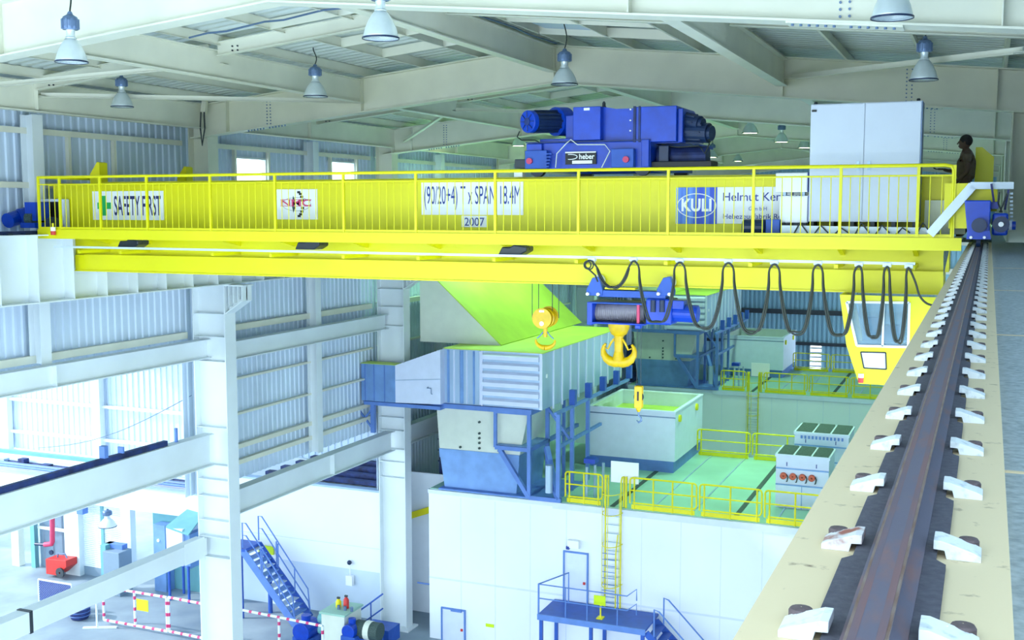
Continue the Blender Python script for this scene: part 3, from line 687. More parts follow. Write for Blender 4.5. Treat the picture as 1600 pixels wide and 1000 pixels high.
    g = G(); g.box(XD(900), XD(900)+.38, yf+.8, yf+1.2, D0+1.15, D0+1.3); g.build('junction_box', 'machine_blue', t)
    g = G(); g.cyl((XD(860), yf-.1, D0+.3), (XD(860), yf-.1, D0+1.2), .12, 14); g.build('riser_pipe', 'galvanised', t)
    # dark plant in the shade behind the hopper
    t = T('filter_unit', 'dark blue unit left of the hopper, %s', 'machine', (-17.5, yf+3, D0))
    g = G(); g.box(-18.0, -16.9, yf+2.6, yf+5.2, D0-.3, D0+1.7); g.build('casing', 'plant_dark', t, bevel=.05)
    g = G(); g.tube([(-17.5, yf+2.5, D0+1.3), (-17.2, yf+2.45, D0+1.1), (-17.05, yf+2.4, D0+.6), (-17.05, yf+2.4, D0+.1)], .07, 10); g.build('pipe_bend', 'galvanised', t)
    g = G()
    for z in (.3, .7, 1.1, 1.5): g.box(-18.0, -16.95, yf+2.55, yf+2.6, D0+z, D0+z+.05)
    g.build('ribs', 'motor_dark', t)
unit(0, 0, 'on the nearer enclosure behind the hooks', True)
unit(23.0, .22, 'on the farther enclosure near the end wall', False)
# recess between the big column and the nearer enclosure
t = thing('recess_wall', 'white wall in the gap right of the middle column, with a yellow lintel', 'wall panel', (-17.6, 35.2, FLOOR))
g = G(); g.box(-19.15, -17.12, 35.6, 35.7, FLOOR, DK-.05); g.build('panel', 'mezz_white', t)
g = G(); g.bar(P(640, 806, Y=35.45), P(673, 796, Y=35.45), .12, .22); g.build('lintel', 'rail_yellow', t)
g = G(); g.cyl((-17.25, 34.2, FLOOR), (-17.25, 34.2, FLOOR+2.2), .06, 10); g.cyl((-17.9, 34.2, -13.0), (-17.25, 34.2, -13.0), .03, 8); g.build('pipe', 'support_blue', t)

# ---- near side wall of the nearer enclosure: upper door behind the platform
YW = 33.5
def at_wall(px, py, y=YW): return P(px, py, Y=y)
def door(p0, p1, name, label):
    a = at_wall(*p0); b = at_wall(*p1)
    d = struct(G().box(a.x, b.x, YW-.03, YW-.001, b.z, a.z), name, 'box_white')
    g = G(); w = .05
    g.box(a.x-w, a.x, YW-.06, YW-.001, b.z, a.z); g.box(b.x, b.x+w, YW-.06, YW-.001, b.z, a.z); g.box(a.x-w, b.x+w, YW-.06, YW-.001, a.z, a.z+w); g.build('door_frame', 'support_blue', d)
    g = G(); g.box(b.x-.12, b.x-.05, YW-.07, YW-.03, (a.z+b.z)/2-.06, (a.z+b.z)/2+.02); g.build('door_handle', 'red', d); return d
door((883, 862), (917, 955), 'door_1', '')
door((692, 950), (726, 1012), 'door_2', '')
g = G(); a = at_wall(710, 950); g.box(a.x-.1, a.x+.3, YW-.09, YW-.05, a.z-.1, a.z-.02); g.build('door_closer', 'support_blue', bpy.data.objects['door_2'])
a = at_wall(897, 852); t = thing('wall_lamp', 'small white box lamp above the upper door in the white wall', 'lamp', (a.x, YW, a.z))
g = G(); g.box(a.x-.16, a.x+.22, YW-.2, YW-.02, a.z-.05, a.z+.2); g.build('housing', 'sign_white', t)
g = G(); g.box(a.x-.2, a.x-.1, YW-.22, YW-.1, a.z-.1, a.z-.0); g.build('sensor', 'text_blue', t)
a = at_wall(766, 978); t = G().box(a.x-.16, a.x+.14, YW-.02, YW-.001, a.z-.04, a.z+.07).build('wall_sign', 'sign_lime', **tg('small yellow sign on the white wall right of the lower door', 'sign'))
# platform in front of the upper door
t = thing('access_platform', 'blue grating platform with thin handrails below the upper door', 'platform', (-11.2, 32.5, FLOOR))
A = P(842, 958, Y=32.0); zp = A.z; xl = A.x; xr_ = P(1010, 980, Y=32.0).x
g = G(); g.box(xl, xr_, 31.9, 33.4, zp-.06, zp); g.build('grating', 'stair_blue', t)
g = G(); g.box(xl, xr_, 31.85, 31.9, zp-.16, zp+.02); g.build('edge_beam', 'support_blue', t)
for x in (xl+.1, (xl+xr_)/2, xr_-.1):
    for y in (31.95, 33.3): g = G(); g.box(x-.05, x+.05, y-.05, y+.05, FLOOR, zp-.06); g.build('leg', 'stair_blue', t)
for x in (xl+.02, xl+.9, xl+1.6, xr_-.9):
    g = G(); g.tube([(x, 31.95, zp), (x, 31.95, zp+.95)], .02, 6); g.build('post', 'support_blue', t)
for z in (.5, .95):
    g = G(); g.tube([(xl+.02, 31.95, zp+z), (xr_-.6, 31.95, zp+z), (xr_-.3, 31.95, zp+z+.25), (xr_-.3, 31.95, zp+z-.1)], .02, 6); g.build('handrail', 'support_blue', t)
g = G(); g.tube([(xl, 31.95, zp), (xl, 31.95, zp+.95), (xl+.55, 33.2, zp+1.0), (xl+.55, 33.2, zp)], .025, 6); g.build('handrail', 'support_blue', t)
for k in range(9):
    g = G(); x = xr_+.05+k*.22; z = zp-.2-k*.2; g.box(x, x+.26, 32.0, 33.0, z-.03, z); g.build('stair_tread', 'stair_blue', t)
for y in (31.95, 33.05):
    g = G(); g.bar((xr_, y, zp-.1), (xr_+2.0, y, zp-2.0), .05, .2); g.build('stringer', 'stair_blue', t)
    g = G(); g.tube([(xr_+.25, y, zp-.2), (xr_+.25, y, zp+.65), (xr_+.4, y, zp+.6), (xr_+2.2, y, zp-1.2)], .025, 6); g.build('stair_rail', 'support_blue', t)
a = P(937, 952, Y=32.0); b = P(932, 965, Y=32.0)
t = thing('yellow_sign', 'bright lime-yellow notice board on two yellow feet on the blue platform', 'sign', (a.x, 32.3, zp))
g = G(); g.box(P(928, 948, Y=32.3).x, P(946, 960, Y=32.3).x, 32.28, 32.31, zp+.42, zp+.72); g.build('board', 'sign_lime', t)
g = G(); g.box(a.x-.1, a.x-.06, 32.31, 32.35, zp, zp+.65); g.box(a.x-.18, a.x+.02, 32.2, 32.45, zp, zp+.03); g.build('stand', 'rail_yellow', t)
# lower ladder in line with the roof ladder
t = thing('ladder', 'pale lower ladder run on the white wall beside the upper door', 'ladder', (P(945, 900, Y=33.3).x, 33.35, zp))
xa, xb = P(940, 870, Y=33.3).x, P(962, 870, Y=33.3).x
for x, m in ((xa, 'hopper_cream'), (xb, 'rail_yellow')): g = G(); g.tube([(x, 33.3, zp), (x, 33.3, -12.4+1.6)], .022, 6); g.tube([(x, 33.3, -10.8), (x+.06, 33.3, -9.6-.6)], .02, 6); g.build('stile', m, t)
for k in range(9): g = G(); z = zp+.15+k*.2; g.tube([(xa, 33.3, z), (xb, 33.3, z)], .012, 6); g.build('rung', 'support_blue', t)

# ================================================================== LOWER LEFT: annex seen below the wall beams
YA = 34.2
t = thing('side_enclosure', 'wide white enclosure wall behind the stairs, left of the middle column', 'enclosure', (-22, YA+2, FLOOR))
g = G(); g.box(-25.8, -19.2, YA, YA+3.1, FLOOR+1.75, -9.95); g.build('cladding', 'wall_white', t)
g = G(); g.box(-25.78, -19.22, YA+.04, YA+3.1, FLOOR, FLOOR+1.75); g.build('plinth', 'wall_sheet', t, label='blue-grey plinth')
g = G(); g.box(-25.8, -19.2, YA-.03, YA+.3, -9.95, -9.88); g.build('coping', 'galvanised', t)
g = G(); g.box(-25.8, -19.2, YA-.01, YA, -12.0, -11.97); g.build('wall_joint', 'box_white', t)
t = thing('cable_tray', 'dark bundle of trays and pipes lying on top of the white side enclosure', 'cable tray', (-21, YA+1.2, -9.9))
for k in range(4): g = G(); g.box(-24.5+k*.3, -19.4, YA+.5+k*.55, YA+.8+k*.55, -9.88, -9.75+k*.1); g.build('tray', 'plant_dark', t)
for k in range(3): g = G(); g.box(-24.0, -19.4, YA+.85+k*.55, YA+.95+k*.55, -9.85, -9.8+.05*k); g.build('pipe', 'galvanised', t)
# mezzanine with fascia
t = thing('mezzanine', 'bright white mezzanine fascia above the roller shutters at lower left', 'mezzanine', (-32, YA+1, -11.7))
fz1, fz0 = -10.72, -11.62
g = G(); g.box(-48, -25.85, 33.9, 37.5, fz0, fz1); g.build('slab', 'mezz_white', t)
g = G(); g.box(-48, -25.8, 33.85, 34.2, fz1, fz1+.05); g.build('coping', 'galvanised', t)
t = thing('pipe_rack', 'row of pipes and trays along the top of the mezzanine edge', 'pipe rack', (-32, 34.5, fz1))
for k, (y, r_, m) in enumerate(((34.4, .05, 'support_blue'), (34.62, .08, 'lamp_blue'), (34.95, .06, 'plant_dark'), (35.2, .09, 'galvanised'))):
    g = G(); g.tube([(-46, y, fz1+.08+r_), (-26.2, y, fz1+.08+r_)], r_, 8); g.build('pipe', m, t)
for k in range(16):
    x = -45+k*1.2+random.uniform(-.2, .2); g = G(); g.box(x, x+random.uniform(.2, .6), 34.7, 35.0, fz1+.05, fz1+random.uniform(.2, .42)); g.build('valve_box', random.choice(['plant_dark', 'support_blue', 'galvanised']), t)
g = G(); g.box(-46, -26.4, 35.4, 35.6, fz1+.35, fz1+.5); g.build('tray', 'louvre_teal', t)
# upper annex wall behind the mezzanine
struct(sheet_wall('y', 37.6, -48, -19.55, lambda t: (fz1, -2.0), [], .3, .045, 1), 'wall_annex', 'wall_sheet', solid=.01)
for px in (12, 68, 156, 296):
    x = P(px, 650, Y=37.4).x; g = G(); g.box(x-.18, x+.18, 37.2, 37.5, fz1, -3.2)
    if px != 68: g.build('annex_post', 'white_steel', **tg('slim white post of the annex wall, %s' % {12: 'leftmost in view', 156: 'middle one behind the thin cable', 296: 'rightmost, next to the big column'}[px], 'post'))
for z in (-6.3, -8.45, -9.9):
    g = G(); g.box(-48, -19.6, 37.35, 37.5, z-.06, z+.06); g.build('annex_girt', 'white_steel', **tg('thin horizontal girt on the bright annex wall', 'girt', 'annex wall girts'))
g = G(); a = P(299, 618, Y=24.2); b = P(60, 700, Y=30); pts = [a.lerp(b, k/12) - Vector((0, 0, .35*math.sin(math.pi*k/12))) for k in range(13)]
g.tube(pts, .012, 5); g.build('wire', 'lamp_blue', **tg('thin sagging wire from the big left column across the annex', 'wire'))
# shutters, posts and door openings under the mezzanine
def ann(px, py, y=YA): return P(px, py, Y=y)
def cell(px0, px1, name, m, y=YA, z0=FLOOR, z1=None): pass
zc = fz0
posts = [(27, 38, 'cream_steel'), (110, 132, 'white_steel'), (198, 213, 'white_steel')]
for i, (a, b, m) in enumerate(posts):
    g = G(); g.box(ann(a, 850).x, ann(b, 850).x, YA-.3, YA, FLOOR, zc); g.build('annex_column', m, **tg('white column under the mezzanine, %s' % ('left of the red hose cabinet', 'between the red hose cabinet and the roller shutter', 'right of the roller shutter')[i], 'column'))
g = G(); g.box(ann(54, 850).x, ann(60, 850).x, YA-.2, YA, FLOOR, zc); g.build('annex_column', 'louvre_teal', **tg('thin greenish post beside the chain-link screen at far left', 'column'))
# grey bay with red riser
xa, xb = ann(60, 850).x, ann(112, 850).x
struct(sheet_wall('y', YA+.1, xa, xb, lambda t: (FLOOR, zc), [], .5, .04, 1), 'wall_bay', 'grey_panel', solid=.01)
g = G(); g.box(xa, xb, YA-.02, YA+.06, -13.0, -12.88); g.build('bay_girt', 'white_steel', **tg('white rail across the grey bay behind the red pipe', 'girt'))
t = thing('fire_riser', 'pink-red fire pipe dropping from the mezzanine in the grey bay', 'pipe', (ann(80, 800).x, YA-.3, -13.2))
a = ann(82, 790, YA-.3); b = ann(82, 850, YA-.3); c = ann(70, 851, YA-.3)
g = G(); g.tube([(a.x, a.y, zc), (b.x, b.y, b.z+.1), (b.x-.05, b.y, b.z), (c.x, c.y, c.z)], .1, 12); g.build('pipe', 'pink_red', t, smooth=True)
g = G(); a = ann(55, 850, YA-.3); g.cyl((a.x, a.y, a.z), (c.x, c.y, c.z), .06, 10); g.build('branch_pipe', 'motor_dark', t)
t = thing('hose_cabinet', 'red open-sided hose reel cabinet below the pink-red pipe', 'hose cabinet', (ann(88, 890).x, YA-.6, -14.2))
a = ann(71, 873, YA-.9); b = ann(104, 902, YA-.9)
g = G(); g.prism([(a.x, a.z), (b.x, a.z+.05), (b.x, b.z+.4), (b.x-.5, b.z), (a.x, b.z)], 'y', YA-.9, YA-.3); g.build('casing', 'red', t, bevel=.02)
g = G(); g.lathe(((a.x+b.x)/2+.25, YA-.92, (a.z+b.z)/2-.15), [(.04, -.06), (.2, -.06), (.2, .0)], 18, 'y'); g.build('hose_reel', 'dark_grey', t)
g = G(); g.tube([((a.x+b.x)/2-.2, YA-.6, a.z), ((a.x+b.x)/2-.15, YA-.6, a.z+.18), ((a.x+b.x)/2+.2, YA-.6, a.z+.2), ((a.x+b.x)/2+.3, YA-.6, a.z+.03)], .03, 8); g.build('handle', 'lamp_blue', t)
g = G(); c = ann(81, 863, YA-.2); g.lathe((c.x, c.y, c.z), [(.01, -.06), (.1, -.06), (.1, .0), (.01, .0)], 16, 'y'); g.build('pressure_gauge', 'motor_dark', **tg('small dark round gauge on the grey bay wall above the red cabinet', 'gauge'))
# chain-link screen
t = thing('mesh_screen', 'blue wire-mesh screen with white top rail in front of the red cabinet', 'screen', (ann(85, 930, YA-3.6).x, YA-3.6, FLOOR))
a = ann(60, 905, YA-3.6); b = ann(112, 916, YA-3.6); 
g = G(); g.tube([(a.x, YA-3.6, a.z), (b.x, YA-3.6, a.z)], .035, 8); g.tube([(a.x, YA-3.6, FLOOR), (a.x, YA-3.6, a.z)], .03, 8); g.tube([(b.x, YA-3.6, FLOOR), (b.x, YA-3.6, a.z)], .03, 8); g.build('frame', 'white_steel', t)
g = G(); n = 30; H = a.z-FLOOR
for k in range(n):
    x0 = a.x-H+k*(b.x-a.x+H)/n
    p0 = max(x0, a.x); p1 = min(x0+H, b.x)
    if p1 > p0: g.bar((p0, YA-3.6, FLOOR+p0-x0), (p1, YA-3.6, FLOOR+p1-x0), .018); g.bar((p0, YA-3.59, a.z-(p0-x0)), (p1, YA-3.59, a.z-(p1-x0)), .018)
g.build('mesh_wires', 'text_blue', t)
# roller shutter
xa, xb = ann(132, 850).x, ann(198, 850).x
g = G()
n = 34
for k in range(n):
    z = FLOOR+.35+(zc-FLOOR-.35)*k/n; h = (zc-FLOOR-.35)/n
    g.prism([(YA+.0, z), (YA-.05, z+.01), (YA-.03, z+h*.62), (YA+.0, z+h*.66)], 'x', xa, xb)
sh = struct(g, 'window_4', 'mezz_white')
g = G(); xm = ann(163, 850).x; g.box(xm-.07, xm+.07, YA-.09, YA-.05, FLOOR+.35, zc); g.box(xb-.18, xb, YA-.09, YA-.05, FLOOR+.35, zc); g.build('mullion', 'louvre_teal', sh)
g = G(); g.box(xa, xb, YA-.06, YA+.02, FLOOR, FLOOR+.35); g.build('window_sill', 'grey_panel', sh)
g = G(); a = ann(127, 795, YA-.5); g.box(a.x-.15, a.x+.15, YA-.6, YA-.3, a.z-.2, a.z+.2); g.build('junction_box', 'support_blue', **tg('small blue box on the white column beside the roller shutter', 'box'))
# cabinet before the shutter
t = thing('control_cabinet', 'grey free-standing cabinet in front of the roller shutter', 'cabinet', (ann(170, 880, YA-1.3).x, YA-1.1, FLOOR))
a = ann(152, 853, YA-1.6); b = ann(186, 880, YA-1.6)
g = G(); g.box(a.x+.25, b.x, YA-1.6, YA-.9, FLOOR, ann(160, 861, YA-1.6).z); g.build('casing', 'grey_panel', t, bevel=.02)
g = G(); g.box(a.x, a.x+.25, YA-1.45, YA-.9, FLOOR, a.z); g.build('side_box', 'louvre_teal', t)
g = G(); g.box(a.x, b.x-.2, YA-1.2, YA-.9, ann(160, 861, YA-1.6).z, a.z); g.build('cable_box', 'support_blue', t)
# doorway
xa, xb = ann(213, 850).x, ann(240, 850).x
# the bright open doorway: nothing stands in it; daylight enters. right of it blue-grey panels
xc = ann(300, 850).x
g = G(); g.box(xb, -25.8, YA, YA+.08, FLOOR, zc); struct(g, 'wall_lower', 'louvre_teal')
t = thing('blue_locker', 'tall blue locker standing against the wall right of the bright doorway', 'locker', (ann(250, 850).x, YA-.3, FLOOR))
g = G(); g.box(ann(240, 850, YA-.5).x, ann(258, 850, YA-.5).x, YA-.5, YA-.02, FLOOR, -12.0); g.build('casing', 'galvanised_blue', t)
for z in (-12.6, -13.2): g = G(); g.cyl((ann(248, 850, YA-.5).x, YA-.5, z), (ann(248, 850, YA-.5).x, YA-.54, z), .06, 12); g.build('knob', 'sign_white', t)
t = thing('tank_cabinet', 'raised pale cabinet with green sloping lid on dark legs', 'cabinet', (ann(275, 850, YA-1).x, YA-1, FLOOR))
a = ann(259, 818, YA-1.2); b = ann(285, 850, YA-1.2)
g = G(); g.box(a.x, b.x, YA-1.2, YA-.3, -13.2, a.z-.15); g.build('casing', 'box_white', t)
g = G(); g.add([(a.x, YA-1.22, a.z-.15), (b.x+.3, YA-1.22, a.z-.35), (b.x+.3, YA-.2, a.z+.25), (a.x+.3, YA-.2, a.z+.35), (a.x, YA-1.22, a.z-.1), (b.x+.3, YA-1.22, a.z-.3), (b.x+.3, YA-.2, a.z+.3), (a.x+.3, YA-.2, a.z+.4)], [(0, 3, 2, 1), (4, 5, 6, 7), (0, 1, 5, 4), (1, 2, 6, 5), (2, 3, 7, 6), (3, 0, 4, 7)]); g.build('lid', 'louvre_teal', t)
g = G(); g.box(b.x, b.x+.25, YA-1.1, YA-.3, -13.3, a.z-.35); g.build('side_panel', 'galvanised_blue', t)
for x in (a.x+.05, b.x+.2):
    for y in (YA-1.15, YA-.35): g = G(); g.cyl((x, y, FLOOR), (x, y, -13.2), .05, 10); g.build('leg', 'stair_blue', t)
# high-bay lamp hanging inside the annex gets made with the others; barriers on the floor
def barrier(p0, p1, n, label, sign=False):
    a = P(*p0, Z=FLOOR); b = P(*p1, Z=FLOOR); d = (b-a); L = d.length; d.normalize()
    t = thing('barrier', label, 'barrier', (a+b)/2)
    def stripes(p, q, nm):
        g = G(); g.tube([p, q], .045, 8); r = g.build(nm, 'mezz_white', t)
        ln = (q-p).length; m = max(2, int(ln/.36))
        for k in range(m): g = G(); g.tube([p.lerp(q, (k+.35)/m), p.lerp(q, (k+.65)/m)], .048, 8); g.build('red_stripe', 'text_red', r)
    up_ = Vector((0, 0, 1.35)); lo = Vector((0, 0, .15))
    stripes(a+up_, b+up_, 'top_rail'); stripes(a+lo, b+lo, 'bottom_rail')
    for k in range(n+1):
        c = a+d*L*k/n; stripes(c+lo, c+up_, 'post')
    if sign:
        c = a+d*L*.55+Vector((0, -.06, .75)); g = G(); g.box(c.x, c.x+.5, c.y-.01, c.y+.01, c.z, c.z+.4); g.build('notice', 'sign_lime', t)
barrier((163, 975), (262, 993), 2, 'red and white striped barrier panel left of the big column, with a yellow notice', True)
barrier((265, 993), (318, 1004), 1, 'short red and white striped barrier panel touching the big column')
barrier((372, 1013), (505, 1042), 2, 'red and white striped barrier panel right of the big column')
t = thing('stanchion', 'thin pale stanchion with a splayed foot beside the striped barrier', 'stanchion', P(152, 982, Z=FLOOR))
a = P(152, 982, Z=FLOOR); g = G(); g.cyl(a, a+Vector((0, 0, 1.35)), .035, 8); g.build('pole', 'white_steel', t)
g = G(); g.bar(a+Vector((-.45, -.2, .03)), a+Vector((.6, .3, .03)), .12, .05); g.build('foot', 'white_steel', t)
t = thing('blue_barrel', 'blue wire-wrapped drum on the floor below the sloping tie beam', 'drum', P(123, 962, Z=FLOOR))
a = P(125, 966, Z=FLOOR); g = G(); g.lathe(a, [(.001, .02), (.3, .02), (.36, .2), (.36, .55), (.28, .75), (.001, .78)], 22); g.build('drum_body', 'plant_dark', t, smooth=True)
g = G()
for k in range(4): g.tube([(a.x+.365*math.cos(q), a.y+.365*math.sin(q), a.z+.15+.13*k) for q in [2*math.pi*j/20 for j in range(20)]], .012, 5, close=True)
g.build('wire_wrap', 'support_blue', t)
t = thing('pump_set', 'small grey valve assembly on a thin foot next to the blue drum', 'valve', P(106, 962, Z=FLOOR)); a = P(106, 962, Z=FLOOR)
g = G(); g.cyl(a, a+Vector((0, 0, .55)), .03, 8); g.build('foot', 'lamp_blue', t)
g = G(); g.cyl(a+Vector((-.25, 0, .6)), a+Vector((.3, 0, .6)), .07, 10); g.cyl(a+Vector((0, 0, .6)), a+Vector((0, 0, .85)), .05, 10); g.build('valve_body', 'lamp_blue', t)
# stairs
YS = 33.0
t = thing('staircase', 'blue steel staircase with handrails coming down in front of the white side enclosure', 'staircase', (-22.8, YS, FLOOR))
s0 = P(392, 852, Y=YS); s1 = P(486, 985, Y=YS); n = 13
fl = FLOOR
slope = (s1.z-s0.z)/(s1.x-s0.x); s1 = Vector((s0.x+(fl+.12-s0.z)/slope, YS, fl+.12))
for k in range(n):
    f = (k+.5)/n; x = s0.x+(s1.x-s0.x)*f; z = s0.z+(s1.z-s0.z)*f-.05
    g = G(); g.box(x-.17, x+.13, YS-.45, YS+.45, z-.035, z); g.build('tread', 'galvanised_blue' if k % 3 else 'silver_beam', t)
for y in (YS-.48, YS+.48):
    g = G(); g.bar((s0.x, y, s0.z-.08), (s1.x, y, s1.z-.08), .03, .28); g.build('stringer', 'stair_blue' if y > YS else 'support_blue', t)
    for nm, h in (('handrail', .95), ('knee_rail', .5)):
        g = G(); g.tube([(s0.x, y, s0.z+.05), (s0.x, y, s0.z+h), (s0.x+.15, y, s0.z+h), (s1.x-.1, y, s1.z+h), (s1.x-.02, y, s1.z+.1)], .025, 7); g.build(nm, 'support_blue', t)
    for f in (.35, .38, .7):
        x = s0.x+(s1.x-s0.x)*f; z = s0.z+(s1.z-s0.z)*f; g = G(); g.tube([(x, y, z), (x, y, z+.95)], .025, 7); g.build('baluster', 'support_blue', t)
g = G(); g.box(s0.x-1.8, s0.x+.1, YS-.5, YS+.5, s0.z-.1, s0.z+.0); g.build('landing', 'stair_blue', t)
for x in (s0.x-.1, s0.x-1.6): g = G(); g.cyl((x, YS-.45, FLOOR), (x, YS-.45, s0.z-.1), .06, 10); g.build('leg', 'stair_blue', t)
g = G(); g.cyl((s0.x+.5, YS+.4, FLOOR), (s0.x+.5, YS+.4, s0.z-.6), .08, 10); g.build('leg', 'stair_blue', t)
g = G(); g.tube([(s0.x-.2, YS-.48, s0.z), (s0.x-.2, YS-.48, s0.z+.85), (s0.x-1.6, YS-.48, s0.z+.85), (s0.x-1.6, YS-.48, s0.z)], .025, 7); g.build('landing_rail', 'support_blue', t)
a = P(368, 880, Y=YS-.5); g = G(); g.box(a.x-.15, a.x+.5, YA-.12, YA-.06, a.z-.1, a.z+.2); g.build('wall_sign', 'sign_lime', **tg('small yellow sign on the white wall under the stair landing', 'sign'))
# equipment skid at the bottom centre
YE = 31.0
t = thing('pump_skid', 'pale green-topped equipment cabinet with blue fittings in front of the stairs', 'machine', (P(532, 980, Y=YE).x, YE+.4, FLOOR))
a = P(513, 958, Y=YE); b = P(555, 1000, Y=YE); zt = P(513, 960, Y=YE).z
g = G(); g.box(P(494, 980, Y=YE).x+.2, b.x-.4, YE, YE+1.1, FLOOR, zt); g.build('casing', 'hopper_cream', t, bevel=.02)
g = G(); g.box(P(494, 980, Y=YE).x+.15, b.x-.35, YE-.05, YE+1.15, zt, zt+.06); g.build('top_plate', 'deck_sheet', t)
for z in (-.25, -.62): g = G(); g.cyl((P(494, 980, Y=YE).x+.2, YE+.2, zt+z), (P(494, 980, Y=YE).x+.02, YE+.2, zt+z), .16, 14); g.build('round_gauge', 'louvre_teal', t)
for k, (x, z) in enumerate(((.45, .0), (.7, .0), (.95, .0))): g = G(); g.cyl((a.x+x-.3, YE+.4, zt+.06), (a.x+x-.3, YE+.4, zt+.2), .05, 10); g.build('top_fitting', 'lamp_blue', t)
def pump(px, py, s, label):
    c = P(px, py, Y=YE); t = thing('pump', label, 'pump', (c.x, YE, FLOOR))
    zc_ = c.z
    g = G(); g.cyl((c.x, YE-.25*s, zc_), (c.x, YE+.5*s, zc_), .32*s, 18); g.build('motor', 'machine_blue', t, bevel=.02)
    g = G(); g.cyl((c.x, YE+.1, zc_), (c.x, YE+.1, zc_+.5*s), .16*s, 14); g.build('outlet', 'machine_blue', t)
    g = G(); g.box(c.x-.35*s, c.x+.35*s, YE-.2, YE+.5, FLOOR, zc_-.2*s); g.build('plinth', 'stair_blue', t)
pump(476, 985, 1.0, 'bright blue pump left of the pale equipment cabinet')
pump(548, 985, .75, 'bright blue round pump right of the pale equipment cabinet')
t = thing('small_tank', 'dark tank with pale bands between the blue pump and the middle column', 'tank', (P(570, 985, Y=YE).x, YE+.3, FLOOR))
c = P(570, 990, Y=YE); g = G(); g.cyl((c.x-.45, YE+.3, c.z), (c.x+.4, YE+.3, c.z), .3, 18); g.build('shell', 'grille_dark', t)
g = G(); g.cyl((c.x-.1, YE+.3, c.z), (c.x+.1, YE+.3, c.z), .315, 18); g.build('band', 'hopper_cream', t)
g = G(); g.box(c.x-.4, c.x+.4, YE+.1, YE+.5, FLOOR, c.z-.25); g.build('saddle', 'stair_blue', t)
def bottle(px, py, m, label, hgt):
    c = P(px, py, Y=YE+.6); z0 = zt+.06
    t = thing('gas_bottle', label, 'extinguisher', (c.x, YE+.6, z0))
    g = G(); g.lathe((c.x, YE+.6, z0), [(.001, 0), (.09, 0), (.095, .03), (.095, hgt-.1), (.05, hgt-.02), (.03, hgt), (.001, hgt)], 18); g.build('cylinder', m, t, smooth=True)
    g = G(); g.box(c.x-.05, c.x+.05, YE+.57, YE+.63, z0+hgt, z0+hgt+.06); g.build('valve', 'dark_grey', t)
bottle(529, 945, 'rail_yellow', 'small yellow bottle standing on the pale equipment cabinet', .28)
bottle(541, 945, 'red', 'small red bottle standing on the pale equipment cabinet', .38)
c = P(544, 905, Y=YA-.2); t = thing('beacon', 'white wall box with a purple beacon above the equipment cabinet', 'beacon', (c.x, YA-.1, c.z))
g = G(); g.box(c.x-.13, c.x+.13, YA-.16, YA-.0, c.z-.25, c.z+.1); g.build('housing', 'sign_white', t)
e = P(544, 880, Y=YA-.2); g = G(); g.sphere((e.x, YA-.12, e.z), .085); g.build('beacon_dome', 'motor_dark', t)
g = G(); g.cyl((e.x, YA-.08, e.z), (e.x, YA-.08, c.z+.1), .02, 8); g.build('stem', 'sign_white', t)
t = thing('pit_railing', 'blue stair rail and stringer just left of the middle column', 'railing', (P(580, 960, Y=32.3).x, 32.3, FLOOR))
a = P(561, 955, Y=32.3); b = P(598, 928, Y=32.3)
g = G(); g.tube([(a.x, 32.3, FLOOR), (a.x, 32.3, a.z), (b.x, 32.3, b.z)], .03, 8); g.tube([(a.x, 32.3, a.z-.5), (b.x, 32.3, b.z-.5)], .025, 8); g.tube([((a.x+b.x)/2, 32.3, FLOOR), ((a.x+b.x)/2, 32.3, (a.z+b.z)/2)], .025, 8); g.build('rail', 'stair_blue', t)
g = G(); g.box(a.x+.1, b.x+.2, 32.3, 33.1, FLOOR, FLOOR+.5); g.build('pit_block', 'stair_blue', t)
# ================================================================== THE OVERHEAD CRANE
YG, YR = 19.0, 18.0
ZP = -0.44                                   # walkway level
crane = thing('bridge_crane', 'yellow overhead travelling crane spanning the whole hall', 'crane', (-9.2, 19.8, -1.33))
def part(g, nm, m, **kw): return g.build(nm, m, crane, **kw)
g = G(); g.box(-18.75, -.55, YG, YG+.7, -1.0, .47); g.box(-18.8, -.5, YG-.08, YG+.78, .47, .50); part(g, 'near_girder', 'crane_yellow')
g = G(); g.box(-18.05, -.62, YG-.17, YG+.87, -1.32, -1.0); g.box(-18.05, -.62, YG-.20, YG+.9, -1.345, -1.32); g.box(-17.8, -.62, YG-.18, YG-.17, -1.015, -.985); part(g, 'lower_chord', 'crane_yellow')
g = G(); g.box(-18.0, -.7, 21.7, 22.4, -1.2, .5); part(g, 'far_girder', 'crane_yellow')
for y in (19.35, 22.05):
    g = G(); g.box(-18.0, -1.2, y-.035, y+.035, .5, .56); part(g, 'trolley_rail', 'crane_yellow')
# end carriages
g = G(); g.box(-18.62, -18.05, 19.72, 23.2, -.38, .30); part(g, 'end_carriage', 'crane_yellow')
g = G(); g.box(-.62, .1, 18.0, 23.2, -.05, .36); g.box(-.55, -.02, 18.02, 19.0, -.30, -.05); part(g, 'end_carriage', 'crane_yellow')
for (px, w) in ((155, .15), (312, .15)):
    q = P(px, 270, X=-17.85); x = q.x
    g = G(); g.prism([(x-w, .5), (x+w*.8, .5), (x+w*.8, .97), (x+w*.4, .99), (x-w, .72)], 'y', min(q.y, 22.3)-.12, min(q.y, 22.3)+.12); part(g, 'end_stop', 'crane_yellow')
x0, x1 = P(1524, 250, Y=20.9).x, P(1553, 250, Y=20.9).x
g = G(); g.prism([(x0, .36), (x1, .36), (x1, .85), (x0+.10, 1.02), (x0, 1.02)], 'y', 20.85, 21.0); part(g, 'end_stop', 'crane_yellow')
